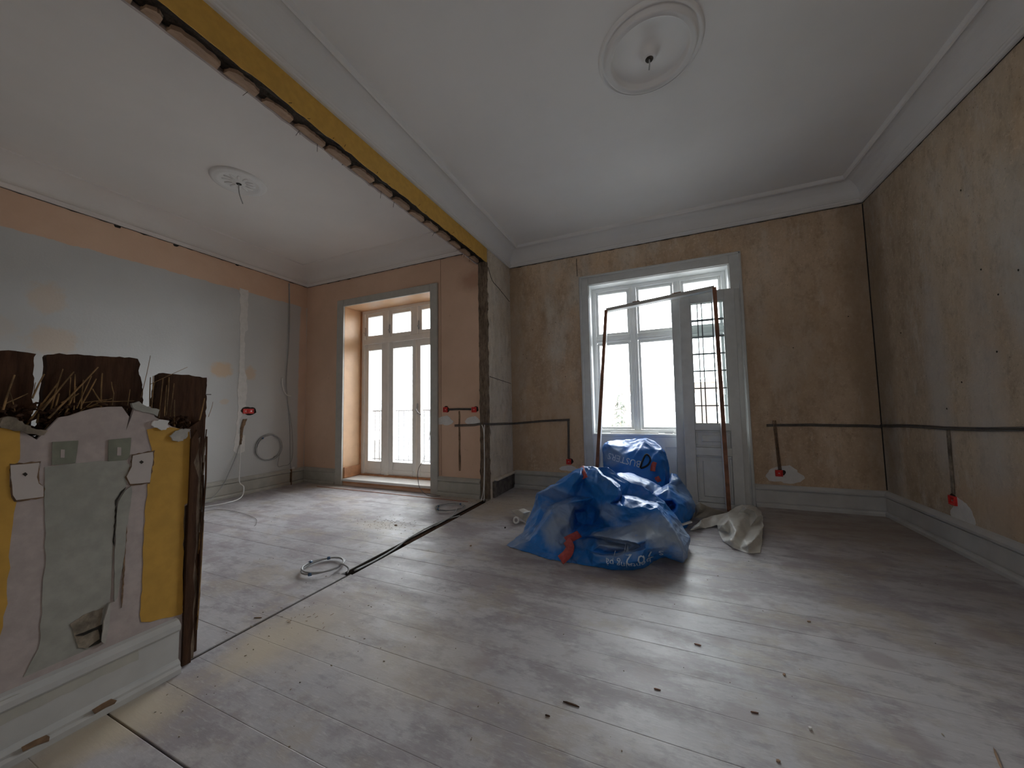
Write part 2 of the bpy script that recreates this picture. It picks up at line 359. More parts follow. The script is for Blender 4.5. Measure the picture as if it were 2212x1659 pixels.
# ---------------------------------------------------------------- walls
def wall(name, m, *boxes):
    bm = nb()
    for b in boxes: box(bm, *b)
    return obj(name, bm, m, kind='structure')
w_left = wall('wall_left', M['left_paint'], (XL-.3, XL, YF-.2, YL+.42, -.1, 3.2))
w_bl = wall('wall_back_left', M['beige_paint'], (XL, -4.05, YL, 3.98, -.1, 3.2), (-2.58, XPL-.002, YL, 3.98, -.1, 3.2), (-4.05, -2.58, YL, 3.98, 2.455, 3.2), (-4.05, -2.58, YL, 3.98, -.1, .03))
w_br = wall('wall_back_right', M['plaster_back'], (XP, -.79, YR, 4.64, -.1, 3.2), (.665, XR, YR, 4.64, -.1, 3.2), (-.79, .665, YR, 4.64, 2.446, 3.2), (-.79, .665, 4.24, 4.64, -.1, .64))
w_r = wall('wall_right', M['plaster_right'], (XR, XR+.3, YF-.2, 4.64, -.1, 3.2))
w_f = wall('wall_front', M['plaster_stub'], (XL-.3, .1, YF-.2, YF, -.1, 3.2), (.4, XR+.3, YF-.2, YF, -.1, 3.2), (.1, .4, YF-.2, YF, -.1, 1.3), (.1, .4, YF-.2, YF, 1.9, 3.2))  # wall behind the camera; its opening is added to let in fill daylight
w_stub = wall('wall_stub', M['plaster_stub'], (XPL, XP, YL+.012, 4.64, -.1, 3.2))
ceil_r = wall('ceiling', M['ceiling'], (XP, XR, YF, YR, ZT, 3.25))
ceil_l = wall('ceiling_left', M['ceiling_left'], (XL, XPL, YF, YL, ZT, 3.25))
# torn end of the removed partition, at the stub
bm = nb(); g = []
NZ = 90
for j in range(NZ+1):
    z = 2.70*j/NZ; row = []
    for i in range(6):
        e = i in (0, 5)
        x = XPL-.012 + (XP-XPL+.012)*i/5 + (noise.noise((i*3, z*9, 1))*.014 if e else 0)
        row.append(bm.verts.new((x, YL + (.014 if e else -.016) - noise.noise((i*1.7, z*13, 4))*.02, z)))
    g.append(row)
for A, B in zip(g, g[1:]):
    for i in range(5): bm.faces.new((A[i], A[i+1], B[i+1], B[i]))
obj('torn_edge', bm, M['torn_edge'], w_stub)
for i, (u, v0, v1) in enumerate(((1043, 600, 690), (1041, 700, 820), (1040, 990, 1030))):
    p, q = at(u, v0, 'Y', YL), at(u, v1, 'Y', YL)
    obj('crack', prism(nb(), ragged([(p.x-.012, p.z), (p.x+.012, p.z), (q.x+.012, q.z), (q.x-.012, q.z)], .03, .008, i), 'Y', YL-.004, YL), M['dark'], w_bl)
# plaster cracks on the stub side
obj('crack', prism(nb(), [(YL+.02, 1.352), (YL+.62, 1.306), (YL+.62, 1.311), (YL+.02, 1.359)], 'X', XP, XP+.003), M['dark'], w_stub)
obj('crack', tube(nb(), [(XP+.001, YL+.02, 2.62), (XP+.001, YL+.12, 2.50), (XP+.001, YL+.3, 2.46), (XP+.001, YL+.62, 2.38)], .004, 5, 4), M['dark'], w_stub)
obj('crack', tube(nb(), [(-.92, YR, 2.80), (-.918, YR, 2.58)], .004, 5), M['dark'], w_br)
for i in range(9):                                 # old nail marks and holes in the bare plaster
    r = random.Random(40+i); y, z = r.uniform(2.3, 4.0), r.uniform(.9, 2.5)
    obj('wall_hole', prism(nb(), blob(y, z, .004, .006, i, 8), 'X', XR-.002, XR), M['dark'], w_r)
    x, z = r.choice((r.uniform(-1.7, -1.0), r.uniform(.9, 1.65))), r.uniform(.9, 2.5)
    obj('wall_hole', prism(nb(), blob(x, z, .005, .005, i, 8), 'Y', YR-.002, YR), M['dark'], w_br)
for u, v in ((253, 488), (380, 529), (513, 571)):
    p = at(u, v, 'X', XL); obj('wall_hole', prism(nb(), blob(p.y, p.z, .025, .02, u, 9), 'X', XL, XL+.003), M['dark'], w_left)
# corner cracks
obj('crack', tube(nb(), [(XR-.002, YR-.002, .22), (XR-.002, YR-.002, 2.82)], .006, 4), M['dark'], w_r)
obj('crack', tube(nb(), [(-2.45, YL, 2.83), (-2.452, YL, .22)], .0025, 4), M['chase'], w_bl)

# header above the opening
hd = wall('wall_header', M['pinkish'], (XPL, XP-.004, YF, YL+.012, 2.688, 3.2))
r = random.Random(3); top = []; Ys = [YF + (YL-.005-YF)*i/110 for i in range(111)]
low = [(y, ZH + r.uniform(-.005, .006) + noise.noise((y*4, 1, 2))*.005) for y in Ys]
obj('yellow_paint', prism(nb(), low + [(YL-.005, 3.0), (YF, 3.0)], 'X', XP-.004, XP), M['yellow'], hd, label='mustard yellow painted face')
obj('pink_plaster', prism(nb(), [(y, z-.003) for y, z in low] + [(YL, 3.0), (YF, 3.0)], 'X', XPL-.014, XPL), M['pinkish'], hd)
bm = nb(); g = []
for j in range(161):
    y = YF + (YL-YF)*j/160; row = []
    for i in range(7):
        x = XPL+.002 + (XP-.006-XPL)*i/6
        row.append(bm.verts.new((x, y, 2.687 - abs(noise.noise((x*40, y*9, 3)))*.02*(0 < i < 6) - .001)))
    g.append(row)
for A, B in zip(g, g[1:]):
    for i in range(6): bm.faces.new((A[i], A[i+1], B[i+1], B[i]))
obj('rubble_filling', bm, M['soot'], hd)
yy = [at(u, v, 'Z', 2.665).y for u, v in ((298, 8), (353, 54), (478, 144), (560, 209), (635, 266), (706, 315), (761, 358))]
y = yy[-1]
while y < YL-.12: y += .2; yy.append(y)
y = yy[0]
while y > .2: y -= .21; yy.insert(0, y)
for i, (a, b) in enumerate(zip(yy, yy[1:])):
    r = random.Random(i); a += r.uniform(.012, .03); b = min(b, YL-.03) - r.uniform(.0, .012)
    if b-a < .05: continue
    x0, x1 = XPL + r.uniform(.0, .006), XPL + r.uniform(.052, .066); n = 9
    P = [(x0, a), (x1-.02, a+.004), (x1, a+.03)] + [(x1 + r.uniform(-.004, .004), a+.03+(b-a-.05)*k/n) for k in range(1, n)] + [(x1-.012, b-.006), (x0, b)]
    obj('lath', prism(nb(), P, 'Z', 2.692, 2.664 + r.uniform(-.003, .004)), M['lath'], hd)
for i in range(26):                                # frayed reed bits under the header
    r = random.Random(90+i); y = r.uniform(1., 3.4); x = r.choice((XP, XPL)); s = 1 if x == XP else -1
    obj('reed', tube(nb(), [(x-.01*s, y, 2.675), (x+.012*s, y+r.uniform(-.02, .02), 2.66-r.uniform(.0, .04)*(s < 0)+r.uniform(0, .05)*(s > 0))], .0013, 4), M['soot'], hd)

# cornices
def cornice_prof(topbead, r):
    P = [(0, ZC), (.018, ZC), (.026, ZC+.004), (.028, ZC+.012), (.036, ZC+.015), (.041, ZC+.024), (.038, ZC+.034), (.030, ZC+.040), (.021, ZC+.042), (.021, ZC+.046)]
    for k in range(1, 13):
        t = k/12*math.pi/2; P.append((.021 + r*(1-math.cos(t)), ZC+.046 + (ZT-.012-ZC-.046)*math.sin(t)))
    e = P[-1][0]
    if topbead: P += [(e+.001, ZT-.026), (e+.010, ZT-.034), (e+.021, ZT-.028), (e+.026, ZT-.012)]
    P += [(P[-1][0]+.004, ZT), (0, ZT)]
    return P
CR, CL = cornice_prof(True, .15), cornice_prof(False, .26)
for nm, pr, a, b, nr in (('trim_1', CR, (XP, YF), (XP, YR), (1, 0)), ('trim_2', CR, (XP, YR), (XR, YR), (0, -1)), ('trim_3', CR, (XR, YR), (XR, YF), (-1, 0)),
                         ('trim_4', CL, (XL, YF), (XL, YL), (1, 0)), ('trim_5', CL, (XL, YL), (XPL, YL), (0, -1))):
    m1 = 0 if nm == 'trim_5' else 1
    obj(nm, run(nb(), pr, a, b, nr, 1, m1), M['cornice'] if pr is CR else M['ceiling_left'], kind='structure')
# dark crack under the left cornice
for a, b, nr, s in (((XL, YF), (XL, YL), (1, 0), 0), ((XL, YL), (XPL, YL), (0, -1), 1), ((XP, YR), (XR, YR), (0, -1), 2), ((XR, YR), (XR, YF), (-1, 0), 3)):
    L = (Vector(b)-Vector(a)).length; d = (Vector(b)-Vector(a)).normalized(); nn = Vector(nr); bm = nb(); n = int(L/.03); up_, dn = [], []
    for i in range(n+1):
        p = Vector(a) + d*(L*i/n); w = .006 + .010*max(0, noise.noise((i*.31, s*7, 0))) + .004*noise.noise((i*1.3, s, 3))
        up_.append((p.x, p.y, ZC)); dn.append((p.x, p.y, ZC-max(.002, w)))
    V = [[bm.verts.new(Vector(q) + Vector((*nn, 0))*.003) for q in L_] for L_ in (up_, dn)]
    for i in range(n): bm.faces.new((V[0][i], V[0][i+1], V[1][i+1], V[1][i]))
    obj('crack', bm, M['dark'], (w_left, w_bl, w_br, w_r)[s])

# baseboards
BP = [(0, 0), (.044, 0), (.044, .022), (.038, .034), (.030, .038), (.020, .040), (.020, .044), (.026, .047), (.026, .156), (.019, .158), (.019, .163), (.032, .166), (.038, .172), (.038, .186), (.018, .205), (0, .212)]
def baseb(nm, a, b, nr, m0, m1, m): return obj(nm, run(nb(), BP, a, b, nr, m0, m1), m, kind='structure')
baseb('baseboard_right', (XR, YR), (XR, YF), (-1, 0), 1, 1, M['base_right'])
baseb('baseboard_back', (XP+.03, YR), (-.90, YR), (0, -1), 0, 0, M['base_grey'])
baseb('baseboard_back_right', (.772, YR), (XR, YR), (0, -1), 0, 1, M['base_right'])
bl = baseb('baseboard_left', (XL, YF), (XL, YL), (1, 0), 1, 1, M['base_grey'])
baseb('baseboard_back_left', (XL, YL), (-4.16, YL), (0, -1), 1, 0, M['base_grey'])
baseb('baseboard_window', (-2.49, YL), (XPL+.005, YL), (0, -1), 0, 0, M['base_grey'])
bs = obj('baseboard_stub', bx(XP, XP+.02, YL+.06, YR, 0, .175), M['base_dark'], kind='structure', label='blackened baseboard stripped of paint')
obj('cap_rail', bx(XP, XP+.05, YL+.10, YR-.03, .178, .205, bev=.005), M['plaster_stub'], bs)
p = at(628, 1030, 'X', XL+.03)
obj('joint', bx(XL+.026, XL+.045, p.y-.008, p.y+.008, 0, .21), M['chase'], bl)

# ---------------------------------------------------------------- balcony door (left room)
d1 = empty('door_1', (-3.315, YL, 0), kind='structure')
def part(name, bm, m, parent, off=None, **k):
    o = obj(name, bm, m, None, **k); o.parent = parent
    if parent is not None: o.matrix_parent_inverse = parent.matrix_world.inverted() if off is None else Matrix.Translation(-Vector(off))
    return o
D0 = Vector((-3.315, YL, 0))
def pd(name, bm, m, par=None, **k):
    o = obj(name, bm, m, par or d1, **k)
    if par is None: o.matrix_parent_inverse = Matrix.Translation(-D0)
    return o
X0, X1, YD = -4.05, -2.58, 3.857
for (a, b, z0, z1) in ((-4.16, X0+.012, .0, 2.535), (X1-.012, -2.487, .0, 2.535)):
    bm = bx(a, b, YL-.028, YL, z0, z1, bev=.004); s = a if a < -3 else b
    pd('casing', bm, M['grey_trim'])
pd('casing', bx(X0+.012, X1-.012, YL-.027, YL, 2.44, 2.535, bev=.004), M['grey_trim'])
pd('reveal_lining', bx(X0-.002, X0+.012, YL, YD+.06, .03, 2.455), M['tan_lining'])
pd('reveal_lining', bx(X1-.012, X1+.002, YL, YD+.06, .03, 2.455), M['tan_lining'])
pd('reveal_lining', bx(X0+.012, X1-.012, YL, YD+.06, 2.443, 2.457), M['tan_lining'])
for a, b in ((X0+.012, X0+.026), (X1-.026, X1-.012)):
    pd('reveal_baseboard', bx(a, b, YL+.01, YD-.01, .09, .235, bev=.004), M['orange_wood'])
pd('reveal_bead', bx(X0+.012, X0+.024, YD-.02, YD, .09, 2.44), M['orange_wood'])
pd('sill', bx(X0, X1, YL-.01, YD+.06, .055, .086, bev=.004), M['cream_paint'])
pd('sill_front', bx(X0, X1, YL-.004, YL+.016, .03, .056), M['orange_wood'])
pd('threshold', bx(X0+.02, X1-.02, YD-.02, YD+.05, .086, .105), M['orange_wood'])
fx0, fx1 = X0+.012, X1-.012
bm = nb()
box(bm, fx0, fx0+.055, YD, YD+.08, .1, 2.443); box(bm, fx1-.055, fx1, YD, YD+.08, .1, 2.443)
box(bm, fx0+.055, fx1-.055, YD, YD+.08, 2.40, 2.443)
pd('frame', bm, M['cream_paint'])
pd('transom', bx(fx0+.055, fx1-.055, YD-.01, YD+.08, 1.945, 2.02, bev=.006), M['cream_paint'])
mull = [(-3.60, -3.535)]
pd('mullion', bx(*mull[0], YD-.008, YD+.08, .1, 1.945, bev=.005), M['cream_paint'])
pd('mullion', bx(*mull[0], YD-.008, YD+.08, 2.02, 2.40, bev=.005), M['cream_paint'])
pd('mullion', bx(-3.10, -3.03, YD-.008, YD+.08, 2.02, 2.40, bev=.005), M['cream_paint'])
cols = [(fx0+.055, -3.60), (-3.535, -3.061), (-3.069, fx1-.055)]
pd('meeting_strip', bx(-3.078, -3.052, YD-.004, YD+.013, .11, 1.94, bev=.004), M['cream_paint'])
def sash(nm, a, b, z0, z1, st, bot, top, yd):
    bm = nb()
    box(bm, a, a+st, yd, yd+.05, z0, z1, bev=.004); box(bm, b-st, b, yd, yd+.05, z0, z1, bev=.004)
    box(bm, a+st, b-st, yd, yd+.05, z0, z0+bot, bev=.004); box(bm, a+st, b-st, yd, yd+.05, z1-top, z1, bev=.004)
    s = pd(nm, bm, M['cream_paint'])
    pn = obj('pane', bx(a+st-.004, b-st+.004, yd+.022, yd+.026, z0+bot-.004, z1-top+.004), M['glass'], s)
    return s
for i, (a, b) in enumerate(cols):
    s = sash('door_sash', a+.004, b-.004, .105, 1.943, .068, .18, .085, YD+.012)
    obj('weather_bar', bx(a+.05, b-.05, YD+.002, YD+.013, .165, .18, bev=.003), M['cream_paint'], s)
    if i == 2:
        hb = bx(a+.018, a+.045, YD+.002, YD+.012, .94, 1.08, bev=.003); tube(hb, [(a+.03, YD-.03, 1.0), (a+.03, YD+.005, 1.0)], .008, 8)
        tube(hb, [(a+.03, YD-.03, 1.0), (a+.07, YD-.032, .955), (a+.12, YD-.032, .93)], .009, 8, 3)
        obj('door_handle', hb, M['metal'], s)
tcols = [(fx0+.055, -3.60), (-3.535, -3.10), (-3.03, fx1-.055)]
for a, b in tcols:
    s = sash('top_sash', a+.004, b-.004, 2.024, 2.398, .055, .05, .05, YD+.012)
    obj('catch', tube(bx(a+.006, a+.02, YD+.0, YD+.013, 2.08, 2.2), [(a+.013, YD-.02, 2.12), (a+.013, YD+.005, 2.12)], .009, 8), M['metal'], s)

# ---------------------------------------------------------------- window of the right room
w1 = empty('window_1', (-.06, YR, 0), kind='structure'); W0 = Vector((-.06, YR, 0))
def pw(name, bm, m, par=None, **k):
    o = obj(name, bm, m, par or w1, **k)
    if par is None: o.matrix_parent_inverse = Matrix.Translation(-W0)
    return o
X0, X1, YW = -.79, .665, 4.36
def casing_v(a, b, inner):
    bm = bx(a, b, YR-.026, YR, 0, 2.558, bev=.004)
    if inner > a: box(bm, a+.004, a+.03, YR-.038, YR-.026, 0, 2.55, bev=.004)
    else: box(bm, b-.03, b-.004, YR-.038, YR-.026, 0, 2.55, bev=.004)
    return bm
pw('casing', casing_v(-.897, X0+.004, X0), M['door_paint']); pw('casing', casing_v(X1-.004, .772, X1-.1), M['door_paint'])
bm = bx(X0+.004, X1-.004, YR-.025, YR, 2.442, 2.556, bev=.004); box(bm, -.89, .765, YR-.038, YR-.025, 2.528, 2.553, bev=.004)
pw('casing', bm, M['door_paint'])
for a, b, c, d in ((X0-.002, X0+.012, .64, 2.446), (X1-.012, X1+.002, .64, 2.446)):
    pw('reveal_lining', bx(a, b, YR, YW+.08, c, d), M['white_paint'])
pw('reveal_lining', bx(X0+.012, X1-.012, YR, YW+.08, 2.436, 2.448), M['white_paint'])
pw('sill', bx(X0-.0, X1, YR-.012, YW+.06, .655, .685, bev=.006), M['white_paint'])
pp = pw('parapet_panel', bx(X0+.001, X1-.001, YR+.012, YR+.03, 0, .655), M['white_paint'])
for a, b in ((X0, X0+.09), (-.11, -.02), (X1-.09, X1)): obj('panel_stile', bx(a, b, YR+.0, YR+.013, 0, .655, bev=.003), M['white_paint'], pp)
obj('panel_rail', bx(X0, X1, YR+.001, YR+.0125, .54, .655, bev=.003), M['white_paint'], pp)
obj('panel_rail', bx(X0, X1, YR+.001, YR+.0125, 0, .16, bev=.003), M['white_paint'], pp)
gx0, gx1 = X0+.012, X1-.012
bm = nb()
box(bm, gx0, gx0+.04, YW, YW+.08, .685, 2.436, bev=.004); box(bm, gx1-.04, gx1, YW, YW+.08, .685, 2.436, bev=.004)
box(bm, gx0+.04, gx1-.04, YW, YW+.08, 2.395, 2.436, bev=.004); box(bm, gx0+.04, gx1-.04, YW, YW+.08, .685, .72, bev=.004)
pw('frame', bm, M['white_paint'])
MU = [(-.345, -.265), (.135, .215)]
for a, b in MU:
    bm = bx(a, b, YW, YW+.08, .72, 2.395, bev=.006); box(bm, (a+b)/2-.012, (a+b)/2+.012, YW-.014, YW, .72, 2.395, bev=.004)
    pw('mullion', bm, M['white_paint'])
wc = [(gx0+.04, MU[0][0]), (MU[0][1], MU[1][0]), (MU[1][1], gx1-.04)]
for a, b in wc:
    bm = bx(a, b, YW+.002, YW+.078, 1.765, 1.85, bev=.008); box(bm, a, b, YW-.008, YW+.004, 1.79, 1.812, bev=.004)
    pw('transom', bm, M['white_paint'])
    for z0, z1 in ((.72, 1.765), (1.85, 2.395)):
        bm = nb(); st = .03
        box(bm, a+.002, a+st, YW+.03, YW+.07, z0+.002, z1-.002, bev=.004); box(bm, b-st, b-.002, YW+.03, YW+.07, z0+.002, z1-.002, bev=.004)
        box(bm, a+st, b-st, YW+.03, YW+.07, z0+.002, z0+st, bev=.004); box(bm, a+st, b-st, YW+.03, YW+.07, z1-st, z1-.002, bev=.004)
        s = pw('sash', bm, M['white_paint'])
        obj('pane', bx(a+st-.003, b-st+.003, YW+.048, YW+.052, z0+st-.003, z1-st+.003), M['glass'], s)
        if z0 < 1:
            h = tube(nb(), [(b-.02, YW+.03, 1.15), (b-.02, YW+.012, 1.15), (b-.018, YW+.01, 1.10)], .005, 6, 3)
            obj('hook', h, M['metal'], s)
# wood strip and bits left on the sill
obj('sill_strip', bx(-.60, -.08, YR+.05, YR+.075, .686, .70, bev=.003), M['cream_paint'], label='thin pale wooden strip lying along the window sill', cat='strip')
obj('dark_stick', tube(nb(), [(-.02, YR+.08, .69), (.06, YR+.075, .69)], .004, 6), M['cable_dark'], label='thin dark stick lying on the window sill', cat='stick')
obj('pale_block', bx(.07, .11, YR+.06, YR+.09, .686, .715, bev=.006), M['cream_paint'], label='small pale block on the sill beside the leaning doors', cat='block')

# ---------------------------------------------------------------- low remains of the partition (near left)
lw = wall('wall_partition', M['mortar'], (XPL+.02, XP-.012, YF, .835, -.05, .86))
def yz(u, v): p = at(u, v, 'X', XP); return (p.y, p.z)
def plate(name, px, m, d0, d1, step=.02, amp=.003, seed=0, **k):
    return obj(name, prism(nb(), ragged([yz(*p) for p in px], step, amp, seed), 'X', XP+d0, XP+d1), m, lw, **k)
# plaster skin with its torn top, then the paint layers
plate('pink_plaster', [(-900, 1800), (-900, 930), (0, 925), (40, 928), (78, 950), (92, 936), (128, 903), (150, 898), (205, 880), (262, 879), (278, 900), (272, 930), (284, 905), (290, 882),
      (325, 878), (335, 900), (372, 922), (412, 930), (408, 1010), (406, 1090), (397, 1095), (394, 1330), (392, 1450)], M['pinkish'], -.014, 0, .03, .002, 1)
plate('yellow_paint', [(-900, 1800), (-900, 925), (0, 923), (43, 925), (40, 990), (33, 1003), (21, 1003), (24, 1070), (32, 1078), (36, 1085), (30, 1130), (22, 1200), (10, 1330), (0, 1380)], M['yellow'], 0, .0016, .03, .003, 2, label='mustard yellow paint')
plate('yellow_paint', [(318, 928), (345, 922), (372, 922), (409, 932), (407, 1085), (397, 1092), (393, 1325), (389, 1328), (303, 1346), (308, 1200), (318, 1050), (328, 970)], M['yellow'], 0, .0016, .03, .003, 3, label='mustard yellow paint')
plate('grey_patch', [(98, 1008), (160, 1000), (270, 993), (284, 1010), (276, 1040), (268, 1060), (256, 1075), (250, 1090), (245, 1170), (236, 1300), (222, 1345), (214, 1392), (120, 1432), (50, 1462), (84, 1400), (88, 1350), (98, 1200), (96, 1080)],
      M['greygreen'], 0, .0014, .03, .002, 4)
M['filled'] = flat('pale_filler', (.50, .45, .425), .85, .07, 5, .15)
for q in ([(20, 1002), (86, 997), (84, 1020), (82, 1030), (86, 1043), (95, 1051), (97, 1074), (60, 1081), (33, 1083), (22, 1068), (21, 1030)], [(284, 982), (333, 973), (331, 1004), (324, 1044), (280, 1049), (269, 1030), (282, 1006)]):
    plate('crack', q, M['chase'], .0012, .0021, .008, .0022, 33)  # not cracks: dark rims painted as shadow edges of the filled boxes
for q in ([(112, 955), (168, 952), (163, 1000), (110, 1005)], [(234, 950), (282, 946), (280, 985), (272, 994), (232, 996)]):
    plate('bracket_mark', q, M['greygreen_dark'], .0014, .003, .03, .001, 5)
    (u0, v0), (u1, v1) = q[0], q[2]
    plate('bracket_slot', [(u0+18, v0+16), (u0+27, v0+16), (u0+27, v0+34), (u0+18, v0+34)], M['pinkish'], .003, .0036, .03, .0005, 6)
plate('filled_box', [(22, 1004), (84, 999), (82, 1020), (80, 1030), (84, 1043), (93, 1052), (94, 1072), (60, 1078), (34, 1080), (25, 1068), (24, 1030)], M['filled'], .0016, .005, .02, .0015, 7, label='pale filled square with a dark hole')
plate('screw_hole', [(47, 1024), (54, 1020), (59, 1024), (53, 1029)], M['dark'], .005, .0056, .03, .0004, 8)
plate('filled_box', [(286, 984), (330, 976), (328, 1003), (322, 1041), (280, 1046), (272, 1030), (284, 1008)], M['filled'], .0016, .005, .02, .0015, 9, label='pale filled square with a dark hole')
plate('screw_hole', [(299, 998), (304, 994), (309, 998), (304, 1002)], M['dark'], .005, .0056, .03, .0004, 10)
plate('crack', [(272, 1052), (262, 1066), (252, 1082), (250, 1120), (245, 1180), (243, 1170), (248, 1110), (249, 1080), (260, 1062)], M['dark'], .0014, .0024, .01, .001, 11)
plate('crack', [(281, 1075), (277, 1110), (275, 1130), (270, 1200), (265, 1300), (263, 1312), (262, 1290), (268, 1180), (272, 1120)], M['chase'], 0, .0024, .01, .0012, 12)
plate('plaster_flake', [(270, 1060), (282, 1050), (285, 1062), (279, 1100), (273, 1140), (266, 1210), (252, 1290), (246, 1300), (247, 1200), (251, 1110), (254, 1085)], M['greygreen'], .0, .004, .02, .0012, 13)
plate('hole', [(152, 1348), (180, 1328), (222, 1312), (218, 1340), (214, 1390), (185, 1400), (168, 1398)], M['mortar'], .0016, .003, .01, .002, 14)
plate('crack', [(160, 1372), (200, 1358), (219, 1348), (218, 1386), (190, 1398), (214, 1380), (212, 1358), (180, 1372)], M['dark'], .003, .005, .01, .001, 15)
plate('torn_paper', [(232, 1305), (236, 1300), (234, 1350), (224, 1390), (216, 1385), (222, 1340)], M['wallpaper'], .001, .010, .02, .001, 16)
plate('torn_paper', [(330, 910), (346, 905), (362, 908), (361, 922), (350, 930), (338, 926), (327, 922)], M['patch'], .0, .009, .006, .0035, 17, label='white torn flap of paper')
plate('torn_paper', [(366, 942), (378, 930), (398, 926), (408, 928), (402, 945), (388, 953), (372, 952)], M['wallpaper'], .0, .009, .006, .0035, 18)
plate('torn_paper', [(283, 872), (300, 868), (322, 880), (345, 884), (340, 900), (330, 894), (290, 886)], M['greygreen'], -.01, .003, .01, .002, 19)
# crumbling mortar along the torn top
bm = nb(); r = random.Random(5)
for i in range(420):
    y = r.uniform(.0, .84); x = r.uniform(XPL+.02, XP-.032); z = .885 + .07*math.exp(-((y-.62)/.16)**2) + (.03 if y < .45 else 0) + r.uniform(-.05, .01); s = r.uniform(.006, .018)
    m_ = Matrix.Translation((x, y, z)) @ Matrix.Rotation(r.uniform(0, 6), 4, (r.random(), r.random(), r.random()+.01)) @ Matrix.Diagonal((s*1.5, s, s*.7, 1))
    bmesh.ops.create_icosphere(bm, subdivisions=1, radius=1, matrix=m_)
obj('mortar_crumbs', bm, M['mortar'], lw, kind='stuff')
bm = nb(); r = random.Random(15)
for i in range(1500):
    y = r.uniform(.0, .84); x = r.uniform(XP-.052, XP-.020); zt = 1.035 if y < .68 else .985; z = r.uniform(.86, zt + .012*noise.noise((y*30, 2, 1))); s = r.uniform(.003, .008)
    m_ = Matrix.Translation((x, y, z)) @ Matrix.Rotation(r.uniform(0, 6), 4, (r.random(), r.random(), r.random()+.01)) @ Matrix.Diagonal((s*.8, s*1.8, s*.8, 1))
    bmesh.ops.create_icosphere(bm, subdivisions=1, radius=1, matrix=m_)
obj('dark_crumbs', bm, M['old_board'], lw, kind='stuff')
plate('mortar_lump', [(0, 905), (20, 900), (40, 908), (75, 927), (100, 930), (96, 940), (70, 938), (40, 930), (0, 924)], M['mortar'], -.02, .006, .008, .003, 20)
# upright boards of the core
XB0, XB1 = -1.895, -1.862
def board(px, x0, x1, seed, zb=.0):
    P = []
    for u, v in px: p = at(u, v, 'X', x1); P.append((p.y, p.z))
    y0, y1 = P[0][0], P[-1][0]
    return obj('upright_board', prism(nb(), [(P[0][0], zb)] + ragged(P, .012, .0025, seed, False) + [(P[-1][0], zb)], 'X', x0, x1), M['old_board'], lw)
board([(-140, 740), (0, 756), (60, 760), (76, 764), (74, 790), (70, 850), (68, 905)], XB0, XB1, 21)
board([(86, 905), (92, 850), (98, 810), (101, 772), (104, 767), (130, 764), (230, 770), (298, 774), (302, 786), (300, 800), (307, 830), (309, 900)], XB0, XB1, 22)
board([(330, 905), (336, 850), (342, 811), (350, 806), (352, 806), (400, 809), (446, 816), (447, 840), (444, 905)], XB0, XB1, 23)
obj('nail', tube(nb(), [at(444, 852, 'X', XB1), at(456, 852, 'X', XB1)], .002, 5), M['cable_dark'], lw)
# end face: splintered uprights at the cut
ex = [(-1.818, -1.80, .93), (-1.842, -1.822, .90), (-1.866, -1.845, .97), (-1.888, -1.868, .94), (-1.912, -1.89, .985), (-1.930, -1.914, .97)]
for i, (a, b, zt) in enumerate(ex):
    r = random.Random(50+i); n = 14; y0 = .832
    F_ = [(y0 + .044 + .016*noise.noise((i*5, k*.9, 2)) + .012*(i/5) - (.016 if i == 0 else 0) - .012*(k > n-3)*r.random(), zt*k/n) for k in range(n+1)]
    obj('splintered_lath', prism(nb(), [(y0, 0)] + F_ + [(y0, zt*.96)], 'X', a+.001, b), M['torn_edge'] if i == 1 else M['old_board'], lw)
for i in range(44):
    r = random.Random(150+i); x = r.uniform(XPL+.002, XP-.01); y = .882 + .012*(XP-x)/.12 + r.uniform(.0, .012); z0 = r.uniform(.02, .6); z1 = z0 + r.uniform(.2, .45)
    obj('reed', tube(nb(), [(x, y, z0), (x+r.uniform(-.006, .006), y+.004, (z0+z1)/2), (x+r.uniform(-.012, .012), y+r.uniform(-.004, .008), min(z1, 1.02))], r.uniform(.0014, .0034), 5), (M['old_board'], M['torn_edge'], M['reed'], M['old_board'])[i % 4], lw)
# reeds sticking up out of the break
rd = [((12, 870), (32, 810)), ((75, 850), (96, 808)), ((74, 850), (77, 826)), ((105, 870), (160, 803)), ((115, 868), (136, 797)), ((60, 915), (125, 828)), ((128, 880), (212, 793)), ((150, 872), (153, 815)),
      ((160, 870), (162, 808)), ((176, 870), (180, 815)), ((172, 868), (198, 812)), ((180, 868), (208, 818)), ((219, 866), (221, 806)), ((214, 862), (200, 840)), ((243, 870), (246, 848)), ((245, 846), (241, 825)),
      ((165, 872), (232, 863)), ((205, 874), (306, 838)), ((160, 900), (200, 868)), ((275, 880), (281, 841)), ((324, 880), (325, 815)), ((328, 872), (331, 812)), ((330, 860), (334, 826)), ((345, 885), (352, 818)), ((356, 885), (360, 832)),
      ((360, 880), (365, 815)), ((369, 885), (376, 828)), ((377, 920), (377, 864)), ((342, 822), (405, 793)), ((309, 840), (325, 768)), ((452, 894), (460, 868)), ((430, 910), (442, 860)), ((20, 868), (60, 850)), ((90, 880), (110, 860)), ((140, 866), (170, 850)),
      ((95, 930), (150, 870)), ((82, 905), (90, 870)), ((30, 880), (20, 845)), ((190, 880), (250, 868)), ((225, 868), (290, 866)), ((120, 920), (135, 880)), ((110, 912), (128, 850)), ((145, 885), (165, 835)), ((70, 890), (78, 868))]
